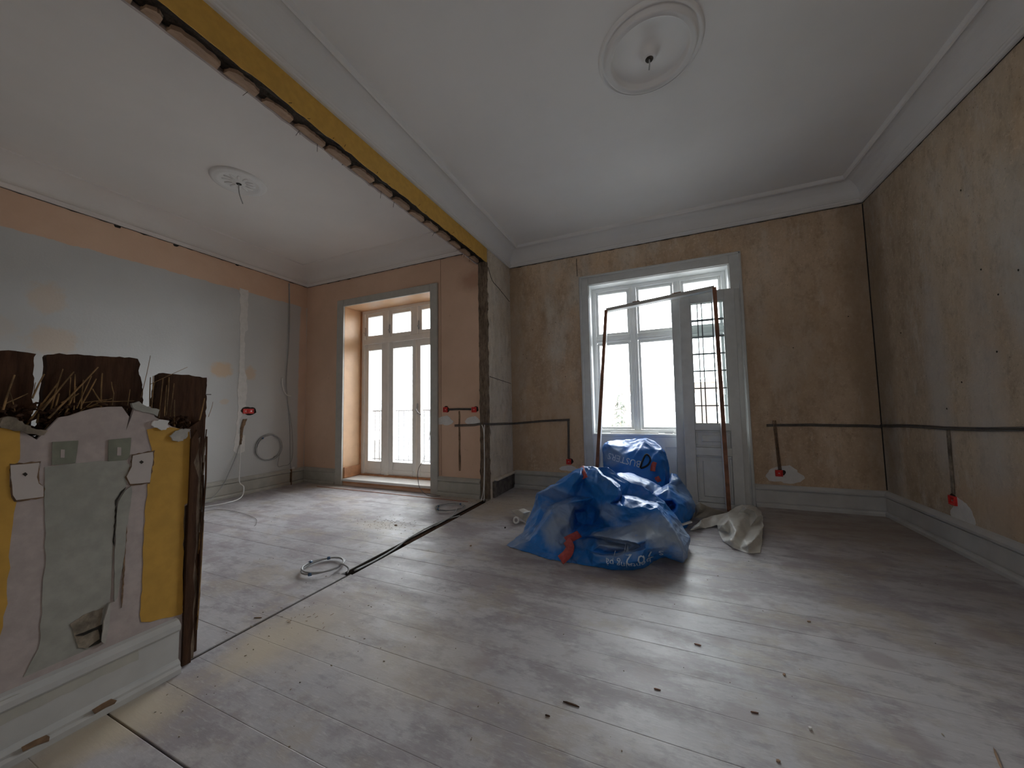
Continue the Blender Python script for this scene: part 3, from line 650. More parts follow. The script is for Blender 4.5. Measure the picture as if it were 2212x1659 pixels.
for i, (a, b) in enumerate(rd):
    r = random.Random(200+i); x = XP - .018 - r.uniform(0, .03); p, q = at(*a, 'X', x), at(*b, 'X', x + r.uniform(-.02, .02))
    m_ = p.lerp(q, .5) + Vector((r.uniform(-.0015, .0015), r.uniform(-.0015, .0015), 0)); thin = i in (28, 29, 30, 2)
    obj('reed', tube(nb(), [p - (q-p)*.25, m_, q], .0011 if thin else r.uniform(.0016, .003), 5, 3, .7), M['reed'], lw)
# baseboard of the low wall
lb = obj('baseboard_partition', run(nb(), [(0, 0), (.050, 0), (.050, .018), (.044, .028), (.044, .036), (.034, .044), (.030, .046), (.026, .048), (.026, .150), (.030, .152), (.036, .160), (.036, .178), (.018, .192), (0, .196)],
         (XP, .812), (XP, YF), (1, 0)), M['base_right'], kind='structure')
def bplate(px, dx, m, z, nm, seed): 
    P = [at(u, v, 'X', XP+dx) for u, v in px]; return obj(nm, prism(nb(), ragged([(p.y, p.z) for p in P], .02, .002, seed), 'X', XP+dx, XP+dx+.0012), m, lb)
bplate([(-60, 1590), (0, 1568), (200, 1470), (300, 1424), (297, 1400), (290, 1392), (200, 1432), (0, 1515), (-60, 1540)], .026, M['base_grey'], 0, 'worn_paint', 31)
for q in ([(200, 1532), (240, 1510), (254, 1512), (246, 1521), (205, 1541)], [(48, 1612), (100, 1588), (109, 1590), (104, 1602), (50, 1622)]):
    bplate(q, .050, M['chase'], 0, 'bare_wood_chip', 32)

# ---------------------------------------------------------------- cables and boxes on the walls
def strip_run(name, pts, m, r, parent=None, **k): return obj(name, tube(nb(), pts, r, 6, 4), m, parent, True, **k)
def jbox(cx, cz, wall_ax, wv, s, label, double=False, patch=None, wallobj=None):
    """red box sunk in a wall: rim, recess, hole. s = direction out of the wall"""
    def b3(a0, a1, d0, d1, z0, z1, bev=.003):
        return bx(a0, a1, wv+min(s*d0, s*d1), wv+max(s*d0, s*d1), z0, z1, bev=bev) if wall_ax == 'Y' else bx(wv+min(s*d0, s*d1), wv+max(s*d0, s*d1), a0, a1, z0, z1, bev=bev)
    def pl(pts, d0, d1): return prism(nb(), pts, wall_ax, wv+s*d0, wv+s*d1)
    loc = (cx, wv, cz) if wall_ax == 'Y' else (wv, cx, cz)
    root = empty('junction_box', loc, label=label, cat='junction box', group='red junction boxes')
    inv = Matrix.Translation(-Vector(loc))
    def ad(n_, bm, m, sm=False): o = obj(n_, bm, m, root, sm); o.matrix_parent_inverse = inv; return o
    ad('wall_hole', pl(blob(cx+.012, cz+.004, .040 if not double else .085, .036 if not double else .055, int(abs(cx*90)), 18, .2), 0, .004), M['dark'])
    for q in ((-.032, .032) if double else (0,)):
        bm = nb(); w = .030
        for a0, a1, z0, z1 in ((-w, w, w-.009, w), (-w, w, -w, -w+.009), (-w, -w+.009, -w+.009, w-.009), (w-.009, w, -w+.009, w-.009)):
            d = b3(cx+q+a0, cx+q+a1, .0, .018, cz+z0, cz+z1, .002); me = bpy.data.meshes.new('t'); d.to_mesh(me); d.free(); bm.from_mesh(me); bpy.data.meshes.remove(me)
        ad('box_rim', bm, M['red'])
        ad('box_back', b3(cx+q-w+.009, cx+q+w-.009, .004, .010, cz-w+.009, cz+w-.009), M['red'])
        ad('screw', b3(cx+q-.006, cx+q+.006, .010, .013, cz-.004, cz+.004, 0), M['metal'])
    if patch:
        px, pz, rx, rz = patch; o = obj('plaster_patch', pl(blob(px, pz, rx, rz, 3, 30, .22), 0, .003), M['patch'], wallobj)
    return root
jbox(-2.385, .990, 'Y', YL, -1, 'red junction box on the pink window wall, nearer the balcony door', patch=(-2.40, .86, .10, .06), wallobj=w_bl)
jbox(-2.00, .985, 'Y', YL, -1, 'red junction box on the pink window wall, nearer the torn wall edge', patch=(-2.02, .86, .09, .05), wallobj=w_bl)
jbox(-1.085, .345, 'Y', YR, -1, 'red junction box on bare plaster between the torn wall end and the window', patch=(-1.09, .265, .10, .035), wallobj=w_br)
jbox(.975, .325, 'Y', YR, -1, 'red junction box on bare plaster beside the leaning doors', patch=(1.02, .31, .13, .09), wallobj=w_br)
jbox(3.40, .325, 'X', XR, -1, 'red junction box low on the bare right wall', patch=(3.34, .25, .09, .10), wallobj=w_r)
jbox(2.785, 1.015, 'X', XL, 1, 'double red junction box in a ragged hole in the blue grey wall', double=True)
# filler strip and chase on the left wall
def plx(name, px, x, d, m, parent, seed, step=.04, amp=.008):
    P = [at(u, v, 'X', x) for u, v in px]; return obj(name, prism(nb(), ragged([(p.y, p.z) for p in P], step, amp, seed), 'X', x, x+d), m, parent)
plx('plaster_strip', [(518, 622), (537, 628), (534, 680), (535, 712), (529, 716), (528, 800), (532, 815), (533, 840), (530, 885), (518, 905), (514, 935), (530, 940), (528, 975), (512, 980), (504, 975), (510, 930), (514, 870), (513, 850), (518, 790)], XL, .003, M['patch'], w_left, 61)
plx('wall_chase', [(524, 905), (534, 905), (526, 925), (521, 962), (517, 962), (519, 925)], XL+.003, .003, M['chase'], w_left, 62, .02, .003)
def gl(px, x): return [at(u, v, 'X', x) for u, v in px]
cw = obj('white_cable', tube(nb(), [at(520, 960, 'X', XL+.012), at(518, 1000, 'X', XL+.05), at(517, 1040, 'X', XL+.12)] + [Vector((-4.62, 2.66, .12)), Vector((-4.56, 2.60, .02)), Vector((-4.50, 2.42, .006)), Vector((-4.55, 2.2, .006)), Vector((-4.6, 1.9, .006))], .006, 6, 6), M['cable_white'], None, True,
         label='white cable hanging from the wall chase and curving onto the floor', cat='cable')
obj('grey_cable', tube(nb(), [at(517, 962, 'X', XL+.01), at(510, 985, 'X', XL+.02), at(495, 1020, 'X', XL+.03), at(480, 1050, 'X', XL+.05), (-4.70, 2.35, .03), (-4.6, 2.1, .005)], .004, 6, 5), M['cable'], None, True, label='thin grey cable slanting down the blue grey wall', cat='cable')
obj('thin_wire', tube(nb(), [(-4.35, 2.0, .004), (-4.33, 2.22, .004), (-4.0, 2.25, .004), (-3.6, 2.18, .004), (-3.40, 2.07, .004), (-3.36, 2.03, .004)], .0014, 5, 5), M['cable_dark'], None, True, label='thin dark wire lying on the dusty floor of the far room', cat='wire')
# vertical cables near the far corner
vc = empty('wall_cable', (XL, 3.3, 1.5), label='pair of thin grey cables running down the wall near the far corner', cat='cable')
inv = Matrix.Translation(-Vector((XL, 3.3, 1.5)))
def sub(name, bm, m, root, iv, sm=True): o = obj(name, bm, m, root, sm); o.matrix_parent_inverse = iv; return o
sub('strand', tube(nb(), gl([(625, 612), (626, 680), (624, 745), (619, 815), (621, 860), (626, 920), (627, 990), (629, 1015)], XL+.008), .005, 6, 6), M['cable'], vc, inv)
sub('strand', tube(nb(), gl([(624, 612), (624, 740), (618, 815), (622, 870), (631, 930), (632, 985), (624, 1003), (612, 1006)], XL+.014), .004, 6, 6), M['cable'], vc, inv)
sub('loop', tube(nb(), gl([(610, 816), (610, 830), (614, 846), (621, 854), (628, 855)], XL+.018), .007, 6, 5), M['cable_white'], vc, inv)
sub('clip', bx(XL, XL+.02, 3.36, 3.40, .205, .235), M['cable_white'], vc, inv, False)
def coil(name, c, ax, R, n, rr, tail, m, label, seed, tapes=(), flatk=1.):
    r = random.Random(seed); P = []; c = Vector(c)
    for i in range(n*20+1):
        t = i/20*2*math.pi; q = R*(1 + .05*math.sin(t*.37+seed) + .025*math.sin(1.7*t))
        a, b = q*math.cos(t), q*math.sin(t)*flatk; o = .006 + .008*(i/20/n) + .006*math.sin(t*1.3)
        P.append(c + (Vector((o, a, b)) if ax == 'X' else Vector((a, b, o + rr))))
    root = empty(name, c, label=label, cat='cable'); iv = Matrix.Translation(-c)
    sub('loops', tube(nb(), P, rr, 6), m, root, iv)
    if tail: sub('tail', tube(nb(), [P[-1]] + [Vector(t) for t in tail], rr, 6, 6), m, root, iv)
    for t in tapes:
        a, b = c.copy(), c.copy(); p = P[int(t*20)]; d = (P[int(t*20)+1]-p).normalized()
        sub('tape_band', tube(nb(), [p - d*.009, p + d*.009], .010, 8), M['tape'], root, iv)
    return root
coil('cable_coil', (XL+.006, 3.05, .54), 'X', .165, 4, .0045, [at(600, 1005, 'X', XL+.02), at(612, 1006, 'X', XL+.02)], M['cable'], 'coil of grey cable hanging on the blue grey wall', 3, (3.35, 1.2))
coil('cable_coil', (-2.05, 1.665, .002), 'Z', .115, 2, .0055, [(-1.93, 1.70, .03), (-1.86, 1.69, .02), (-1.835, 1.66, .008)], M['cable'], 'coil of grey cable on the floor at the near end of the wide gap', 5, (.35, .8, 1.5), 1.05)
coil('cable_coil', (-2.03, 3.09, .002), 'Z', .15, 2, .0055, [(-1.9, 3.02, .03), (-1.84, 2.85, .02), (-1.86, 2.6, .0)], M['cable'], 'coil of grey cable on the floor near the balcony door', 9, (.5, 1.2, 1.7), .95)
obj('gap_cable', tube(nb(), [(-1.82, 1.70, .006), (-1.832, 1.9, -.006), (-1.845, 2.1, -.004), (-1.862, 2.25, .008), (-1.875, 2.5, .009), (-1.86, 2.75, .006), (-1.83, 2.95, -.01)], .006, 6, 6), M['cable'], None, True, label='grey cable lying along the gap in the floor', cat='cable')
# surface conduits with their boxes' drops
def conduit(name, path, label, m=M['cable_dark'], rr=.0058, off=Vector((0, 0, .0135))):
    root = empty(name, path[0], label=label, cat='conduit'); iv = Matrix.Translation(-Vector(path[0]))
    for s in (0, 1): sub('strand', tube(nb(), [Vector(p) + (off if s else Vector())*1 for p in path], rr, 6), m, root, iv)
    return root
def wob(P, amp, nrm, seed, k=10):
    out = []
    for i in range(len(P)-1):
        a, b = Vector(P[i]), Vector(P[i+1])
        for j in range(k): q = a.lerp(b, j/k); out.append(q + Vector((0, 0, amp*noise.noise((q.x*2.1+seed, q.y*2.1, seed)))))
    return out + [Vector(P[-1])]
conduit('conduit', wob([(XR-.010, YR-.006, .775), (XR-.010, 3.4, .800), (XR-.010, 2.8, .835), (XR-.010, 1.2, .84), (XR-.010, -1.2, .84)], .012, 0, 2), 'dark double conduit running level along the bare right wall')
conduit('conduit', wob([(.90, YR-.010, .772), (1.25, YR-.010, .785), (XR-.012, YR-.010, .766)], .01, 0, 6), 'dark double conduit from the leaning doors to the corner')
conduit('conduit', wob([(XP+.01, YR-.010, .79), (-1.4, YR-.010, .82), (-1.06, YR-.010, .836)], .008, 0, 8), 'dark double conduit on bare plaster behind the blue bags')
conduit('conduit', wob([(-2.26, YL-.007, .797), (-2.0, YL-.007, .805), (-1.94, YL-.008, .815), (-1.90, YL-.022, .82), (XP+.008, YL-.012, .815), (XP+.007, YL+.1, .81), (XP+.007, YR-.01, .79)], .004, 0, 4), 'dark double conduit wrapping round the torn wall end', off=Vector((0, 0, .015)))
def drop(a, b, label, m=M['cable_dark'], w=.014, ax='x', rr=.006):
    root = empty('conduit_drop', a, label=label, cat='conduit'); iv = Matrix.Translation(-Vector(a))
    o = Vector((w, 0, 0)) if ax == 'x' else Vector((0, w, 0))
    for s in (-.6, .6): sub('strand', tube(nb(), [Vector(a)+o*s, (Vector(a)+Vector(b))/2 + o*(s*.8), Vector(b)+o*s*.9], rr, 6, 4), m, root, iv)
    return root
drop((-1.075, YR-.010, .835), (-1.085, YR-.010, .38), 'dark conduit dropping to the red box left of the window')
drop((.965, YR-.010, .83), (.985, YR-.010, .36), 'brown conduit dropping to the red box beside the leaning doors', M['chase'])
drop((XR-.006, 3.385, .80), (XR-.006, 3.395, .37), 'grey conduit dropping to the red box on the right wall', M['mortar'], .012, 'y')
obj('wall_chase', prism(nb(), ragged([(-2.21, .97), (-2.19, .97), (-2.188, .29), (-2.212, .285)], .05, .003, 71), 'Y', YL-.003, YL), M['chase'], w_bl)
conduit('box_link', [(-2.345, YL-.008, .985), (-2.2, YL-.010, .988), (-2.04, YL-.008, .985)], 'short conduit linking the two red boxes on the pink wall', M['cable_dark'], .006, Vector((0, 0, .012)))
for s, lab in ((0, 'white cable hanging down the torn wall end into the floor gap'),):
    root = empty('hanging_cable', (-1.87, YL-.03, .8), label=lab, cat='cable'); iv = Matrix.Translation(-Vector((-1.87, YL-.03, .8)))
    for k, dx in enumerate((-.024, .012)):
        sub('strand', tube(nb(), [(-1.865+dx, YL-.036, .815), (-1.856+dx*.3, YL-.045, .76), (-1.853, YL-.048-.006*k, .6), (-1.852+dx*.2, YL-.05-.006*k, .35), (-1.862+dx*.3, YL-.055, .1), (-1.87+dx, YL-.065, -.01)], .0045, 6, 6), M['cable_white'], root, iv)
obj('thin_cable', tube(nb(), [(-2.60, YL+.012, .80), (-2.66, YL-.03, .45), (-2.76, YL-.035, .28), (-2.745, YL-.05, .12), (-2.70, YL-.06, .05), (-2.60, YL-.10, .012), (-2.50, YL-.12, .005), (-2.40, YL-.10, .01)], .0035, 6, 7), M['cable_dark'], None, True, label='thin dark cable hanging in front of the balcony door', cat='cable')

# ---------------------------------------------------------------- ceiling roses
def rose(c, prof, label, wire, seed, floral=False):
    root = empty('ceiling_rose', (c[0], c[1], ZT), label=label, cat='ceiling rose'); iv = Matrix.Translation(-Vector((c[0], c[1], ZT)))
    sub('plaster_ring', lathe(nb(), prof, (c[0], c[1], ZT)), M['cornice'], root, iv)
    zb = wire[0]
    sub('hook_hole', lathe(nb(), [(.022, zb), (.020, zb-.004), (.008, zb-.003), (0.001, zb-.002)], (c[0], c[1], ZT), 16), M['dark'], root, iv)
    sub('wire', tube(nb(), [(c[0], c[1], ZT+zb), (c[0]+wire[2], c[1], ZT+(zb+wire[1])/2), (c[0]+wire[3], c[1]+wire[4], ZT+wire[1])], .004, 6, 4), M['cable'], root, iv)
    if floral:
        for i in range(12):
            a = i/12*2*math.pi; q = Vector((c[0]+.085*math.cos(a), c[1]+.085*math.sin(a), ZT-.013)); bm = nb()
            bmesh.ops.create_icosphere(bm, subdivisions=2, radius=1, matrix=Matrix.Translation(q) @ Matrix.Rotation(a, 4, 'Z') @ Matrix.Diagonal((.035, .013, .007, 1)))
            sub('leaf_relief', bm, M['cornice'], root, iv)
rose((0.0, 2.08), [(.285, 0), (.280, -.014), (.268, -.020), (.262, -.013), (.254, -.014), (.247, -.032), (.236, -.040), (.227, -.034), (.220, -.039), (.209, -.030), (.203, -.010), (.196, -.002), (.10, -.002), (.065, -.006), (.048, -.022), (.038, -.045), (.026, -.052), (.022, -.05)],
     'large ringed plaster ceiling rose with a bare hook in the near room', (-.05, -.11, 0, -.004, .004), 1)
rose((-3.365, 1.82), [(.205, 0), (.20, -.012), (.18, -.018), (.165, -.016), (.155, -.022), (.14, -.012), (.05, -.010), (.035, -.02), (.022, -.022)],
     'smaller leafy plaster ceiling rose with a hanging wire in the far room', (-.02, -.2, .01, .03, .02), 2, True)

# ---------------------------------------------------------------- crumpled sheets: triangulated, subdivided and creased
def crumple(pts, outline, lines, amp, freq, seed, cuts=4, smooth=3, back=None):
    """pts: list of (u, v, world) ; outline: indices of the closed boundary"""
    n = len(outline); uv = [Vector((p[0], -p[1])) for p in pts]
    ed = [(outline[i], outline[(i+1) % n]) for i in range(n)]
    ed += lines or []
    vo, eo, fo, ov, _, _ = delaunay_2d_cdt(uv, ed, [], 1, 1e-4)
    bm = nb(); vs = []
    for i, s_ in enumerate(ov): vs.append(bm.verts.new(pts[s_[0]][2] if s_ else (0, 0, 0)))
    for f in fo:
        try: bm.faces.new([vs[i] for i in f])
        except ValueError: pass
    if back:
        idx = {}
        for i, s_ in enumerate(ov):
            for k in s_: idx[k] = vs[i]
        ring = [idx[k] for k in outline]; c = sum((v.co for v in ring), Vector())/n
        zt = max(v.co.z for v in ring); r1, r2 = [], []
        for v in ring:
            h = v.co.z/zt
            r1.append(bm.verts.new((c.x+(v.co.x-c.x)*.97, v.co.y + back*.45*h + .02*(1-h), max(.006, v.co.z*.75))))
            r2.append(bm.verts.new((c.x+(v.co.x-c.x)*.90, v.co.y + back*h + .05*(1-h), .004)))
        for A, B in ((ring, r1), (r1, r2)):
            for i in range(n):
                try: bm.faces.new((A[i], A[(i+1) % n], B[(i+1) % n], B[i]))
                except ValueError: pass
    bmesh.ops.triangulate(bm, faces=bm.faces)
    bmesh.ops.recalc_face_normals(bm, faces=bm.faces)
    for it in range(cuts):
        bmesh.ops.subdivide_edges(bm, edges=bm.edges, cuts=1, use_grid_fill=True)
        bmesh.ops.triangulate(bm, faces=[f for f in bm.faces if len(f.verts) > 3])
    for _ in range(smooth): bmesh.ops.smooth_vert(bm, verts=[v for v in bm.verts if not v.is_boundary], factor=.4, use_axis_x=True, use_axis_y=True, use_axis_z=True)
    bm.normal_update()
    def cr(p, f):                                  # sharp ridges between flat facets
        d, _ = noise.voronoi(Vector((p.x*f+seed, p.y*f, p.z*f*1.15)), distance_metric='DISTANCE', exponent=2.5); return d[0] - .5*d[1]
    mv = []
    for v in bm.verts:
        w = noise.noise_vector(v.co*3+Vector((seed, 0, 0)))*.10
        q = v.co + w
        a = (cr(q, freq) - .12)*amp + (.22-abs(noise.noise(q*freq*.75)))*amp*1.5 + (.2-abs(noise.noise(q*freq*1.9+Vector((4, 4, 4)))))*amp*.8
        mv.append(v.co + v.normal*a*(.5 if v.co.z < .03 else 1))
    for v, p in zip(bm.verts, mv): v.co = p; v.co.z = max(v.co.z, .002)
    return bm
def proj_text(s, name, org, size, rot, tree, m, root, iv, bend=0.):
    cu = bpy.data.curves.new('t', 'FONT'); cu.body = s; cu.size = size; cu.resolution_u = 2; to = bpy.data.objects.new('t', cu); C.objects.link(to)
    dg = bpy.context.evaluated_depsgraph_get(); me = bpy.data.meshes.new_from_object(to.evaluated_get(dg)); bpy.data.objects.remove(to)
    bm = nb(); bm.from_mesh(me); bpy.data.meshes.remove(me)
    bmesh.ops.triangulate(bm, faces=bm.faces); bmesh.ops.subdivide_edges(bm, edges=[e for e in bm.edges if e.calc_length() > size*.15], cuts=1)
    bmesh.ops.triangulate(bm, faces=bm.faces)
    R = Matrix.Rotation(rot, 3, 'Z')
    for v in bm.verts:
        q = R @ Vector((v.co.x, v.co.y + bend*(v.co.x-.28)**2, 0)); p = Vector((org[0]+q.x, 1.5, org[1]+q.y))
        d = (Vector((p.x, 3.2, p.z)) - p)
        hit = tree.ray_cast(p, d.normalized(), 5)
        if hit[0] is not None: v.co = hit[0] + Vector((0, -.004, .0))
        else: v.co = (0, 0, -9)
    bmesh.ops.delete(bm, geom=[v for v in bm.verts if v.co.z < -1], context='VERTS')
    o = obj(name, bm, m, root); o.matrix_parent_inverse = iv; return o
def ribbon(pts, w, m, name, root, iv, tree=None, th=.003):
    P = spline(pts, 6); bm = nb(); rows = []
    for i, p in enumerate(P):
        d = (P[min(i+1, len(P)-1)]-P[max(i-1, 0)]).normalized(); n = Vector((0, -1, .35)).normalized(); s = d.cross(n).normalized()
        rows.append([bm.verts.new(p + s*(w/2*a) + n*(th*b)) for a, b in ((-1, 0), (1, 0), (1, 1), (-1, 1))])
    for A, B in zip(rows, rows[1:]):
        for j in range(4): bm.faces.new((A[j], A[(j+1) % 4], B[(j+1) % 4], B[j]))
    bm.faces.new(rows[0]); bm.faces.new(rows[-1][::-1])
    o = obj(name, bm, m, root, True); o.matrix_parent_inverse = iv; return o
def wpt(t):
    u, v, y = t; return (u, v, at(u, v, 'Z', .003) if y == 'f' else at(u, v, 'Y', y))
A_out = [(1094, 1178, 'f'), (1129, 1150, 2.55), (1140, 1119, 2.70), (1155, 1090, 2.78), (1156, 1074, 2.80), (1161, 1064, 2.85), (1191, 1048, 2.90), (1220, 1029, 2.88), (1258, 1007, 2.82), (1278, 1005, 2.86), (1292, 1009, 2.88), (1302, 1008, 2.92),
         (1314, 1009, 2.97), (1332, 1020, 2.95), (1362, 1041, 2.94), (1383, 1047, 2.95), (1411, 1065, 2.95), (1436, 1084, 2.95), (1454, 1106, 3.0), (1471, 1131, 2.95), (1486, 1154, 2.87), (1490, 1162, 2.82), (1489, 1178, 2.75), (1484, 1205, 'f'), (1475, 1217, 'f'),
         (1464, 1213, 2.53), (1437, 1201, 2.47), (1413, 1213, 'f'), (1394, 1226, 'f'), (1367, 1232, 'f'), (1323, 1231, 'f'), (1280, 1224, 'f'), (1235, 1216, 'f'), (1183, 1208, 'f'), (1152, 1197, 'f'), (1102, 1183, 'f')]
A_lines = [[(1163, 1066, 2.75), (1192, 1053, 2.66), (1218, 1041, 2.64), (1243, 1021, 2.68), (1256, 1013, 2.72)],
 [(1253, 1081, 2.58), (1228, 1086, 2.58), (1206, 1092, 2.58), (1190, 1103, 2.52), (1175, 1130, 2.45), (1159, 1153, 2.41), (1142, 1169, 2.39)],
 [(1245, 1072, 2.68), (1222, 1078, 2.70), (1200, 1085, 2.70), (1183, 1097, 2.68), (1167, 1124, 2.60), (1151, 1148, 2.52), (1136, 1162, 2.47)],
 [(1163, 1080, 2.73), (1168, 1100, 2.66), (1152, 1134, 2.57)], [(1253, 1027, 2.64), (1236, 1050, 2.62), (1226, 1067, 2.63)], [(1262, 1030, 2.70), (1256, 1052, 2.72), (1254, 1071, 2.70)],
 [(1243, 1108, 2.82), (1247, 1128, 2.80), (1262, 1132, 2.78), (1282, 1134, 2.74)], [(1262, 1106, 2.80), (1284, 1113, 2.76)], [(1240, 1096, 2.62), (1233, 1110, 2.58), (1229, 1130, 2.54), (1237, 1150, 2.57)],
 [(1291, 1015, 2.76), (1301, 1027, 2.68), (1314, 1036, 2.64), (1327, 1045, 2.60), (1335, 1052, 2.58), (1337, 1060, 2.56), (1335, 1070, 2.55), (1330, 1078, 2.56), (1318, 1088, 2.58), (1300, 1100, 2.63)],
 [(1298, 1016, 2.90), (1308, 1026, 2.91), (1320, 1033, 2.90), (1333, 1042, 2.89), (1341, 1050, 2.88), (1344, 1060, 2.86), (1342, 1071, 2.84), (1338, 1081, 2.78)],
 [(1272, 1042, 2.64), (1290, 1046, 2.62)], [(1282, 1075, 2.67), (1308, 1068, 2.60)],
 [(1350, 1075, 2.68), (1372, 1080, 2.62), (1388, 1084, 2.60), (1400, 1089, 2.59), (1420, 1096, 2.57), (1427, 1106, 2.55), (1440, 1124, 2.53), (1453, 1142, 2.50), (1466, 1168, 2.47), (1470, 1181, 2.46), (1474, 1198, 2.47)],
 [(1352, 1068, 2.90), (1374, 1073, 2.91), (1402, 1082, 2.90), (1424, 1090, 2.87), (1433, 1100, 2.85), (1446, 1118, 2.81), (1460, 1137, 2.77), (1472, 1162, 2.71), (1479, 1179, 2.65), (1481, 1196, 2.58)],
 [(1346, 1094, 2.56), (1365, 1098, 2.53), (1385, 1095, 2.525), (1402, 1100, 2.54), (1417, 1105, 2.55)], [(1300, 1113, 2.60), (1330, 1119, 2.56), (1360, 1119, 2.55), (1395, 1114, 2.55)],
 [(1280, 1147, 2.58), (1320, 1140, 2.56), (1360, 1132, 2.55), (1395, 1122, 2.53), (1424, 1113, 2.54)], [(1284, 1156, 2.42), (1320, 1163, 2.355), (1350, 1168, 2.32), (1376, 1174, 2.30), (1397, 1167, 2.34), (1421, 1162, 2.38), (1452, 1170, 2.43)],
 [(1286, 1161, 2.49), (1320, 1168, 2.47), (1350, 1173, 2.45), (1377, 1179, 2.41)], [(1295, 1178, 2.38), (1318, 1181, 2.36), (1338, 1182, 2.35)],
 [(1280, 1191, 2.40), (1300, 1196, 2.40), (1325, 1196, 2.40), (1355, 1187, 2.39), (1385, 1181, 2.37)], [(1282, 1197, 2.31), (1305, 1201, 2.285), (1330, 1201, 2.275), (1362, 1192, 2.28), (1395, 1186, 2.30), (1428, 1183, 2.38), (1447, 1190, 2.44)],
 [(1300, 1215, 2.26), (1345, 1218, 2.25), (1380, 1212, 2.27)], [(1231, 1172, 2.46), (1255, 1161, 2.60)], [(1262, 1185, 2.46), (1240, 1190, 2.42)], [(1220, 1186, 2.35), (1206, 1200, 2.31)], [(1195, 1168, 2.36), (1206, 1148, 2.42)], [(1180, 1193, 2.36), (1160, 1180, 2.38)]]
def make_bag(o_, i_, amp, freq, seed, back, m, label, cat='bag', cuts=3, smooth=2):
    P = [wpt(t) for t in o_]; le = []
    for q in i_:
        if isinstance(q, list):
            k0 = len(P); P += [wpt(t) for t in q]; le += [(k, k+1) for k in range(k0, len(P)-1)]
        else: P.append(wpt(q))
    bm = crumple(P, list(range(len(o_))), le, amp, freq, seed, cuts, smooth, back)
    bmesh.ops.recalc_face_normals(bm, faces=bm.faces); tree = BVHTree.FromBMesh(bm)
    me = bpy.data.meshes.new('bag_body'); bm.to_mesh(me); bm.free(); me.materials.append(m); me.shade_smooth()
    c = sum((p[2] for p in P), Vector())/len(P); c.z = 0
    root = empty('debris_bag', c, label=label, cat=cat, group='blue debris bags'); iv = Matrix.Translation(-c)
    o = bpy.data.objects.new('bag_body', me); C.objects.link(o); o.parent = root; o.matrix_parent_inverse = iv
    return root, iv, tree
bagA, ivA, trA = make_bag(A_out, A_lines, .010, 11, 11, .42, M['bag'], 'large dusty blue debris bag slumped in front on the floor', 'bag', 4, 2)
def on(tree, u, v, off=.005):
    d = (fw + RT*((u-W/2)/F) + UP*((H/2-v)/F)).normalized(); h = tree.ray_cast(Vector((0, 0, CH)), d, 9)
    return (h[0] - d*off) if h[0] is not None else None
def path(tree, px, off=.006):
    return [q for q in (on(tree, u, v, off) for u, v in px) if q is not None]
q = path(trA, [(1256, 1008), (1259, 1020), (1264, 1033)])
if len(q) > 1: ribbon(q, .042, M['strap'], 'strap', bagA, ivA)
ribbon([at(*t[:2], 'Y', t[2]) for t in ((1252, 1153, 2.50), (1238, 1160, 2.42), (1223, 1168, 2.355))], .050, M['strap'], 'strap', bagA, ivA)
ribbon([at(*t[:2], 'Y', t[2]) for t in ((1224, 1167, 2.35), (1231, 1181, 2.30), (1226, 1196, 2.265), (1211, 1210, 2.262))], .058, M['strap'], 'strap', bagA, ivA)
ta, tb_ = at(1404, 1219, 'Y', 2.27), at(1434, 1197, 'Y', 2.34)
proj_text('hentning på', 'printed_text', (ta.x, ta.z), .054, math.pi, trA, M['print'], bagA, ivA, .2)
proj_text('s 70 2.', 'printed_text', (tb_.x, tb_.z), .088, math.pi, trA, M['print'], bagA, ivA, .1)
B_out = [(1303, 999, 3.80), (1301, 969, 3.88), (1303, 957, 3.98), (1312, 953, 4.0), (1320, 951, 4.04), (1345, 949, 4.08), (1373, 947, 4.08), (1399, 946, 4.02), (1412, 951, 4.02), (1424, 959, 4.0), (1438, 976, 3.97), (1442, 991, 3.95), (1447, 1023, 3.92), (1449, 1048, 3.86), (1450, 1080, 3.75), (1448, 1112, 'f'), (1380, 1118, 'f'), (1312, 1108, 'f'), (1304, 1040, 3.72)]
B_in = [(1314, 961, 3.84), (1344, 963, 3.85), (1362, 965, 3.92), (1373, 973, 3.80), (1375, 953, 4.0), (1381, 974, 3.78), (1388, 960, 3.88), (1397, 951, 3.94), (1413, 970, 3.86), (1420, 978, 3.81), (1430, 968, 3.93), (1340, 981, 3.76), (1312, 985, 3.78), (1350, 1010, 3.68), (1400, 1000, 3.73), (1405, 1030, 3.66), (1430, 1000, 3.80), (1438, 1030, 3.76), (1360, 1035, 3.62), (1320, 1020, 3.70), (1380, 1080, 3.55), (1330, 1070, 3.58), (1430, 1075, 3.62)]
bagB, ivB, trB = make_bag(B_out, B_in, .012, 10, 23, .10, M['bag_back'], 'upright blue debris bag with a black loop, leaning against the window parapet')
lp = path(trB, [(1383, 1010), (1388, 995), (1395, 982), (1402, 985), (1405, 994), (1400, 1004), (1390, 1010), (1384, 1011)], .012)
if len(lp) > 3: o = obj('loop_handle', tube(nb(), lp, .009, 6, 4), M['strap_black'], bagB, True); o.matrix_parent_inverse = ivB
for px in ([(1414, 998), (1411, 1008), (1410, 1018)], [(1418, 1030), (1424, 1041)]):
    q = path(trB, px, .008)
    if len(q) > 1: ribbon(q, .045, M['strap'], 'strap', bagB, ivB)
pb_ = at(1386, 997, 'Y', 3.72); proj_text('BUSTERS', 'printed_text', (pb_.x, pb_.z),   .085, math.pi-.2, trB, M['print'], bagB, ivB, 0)
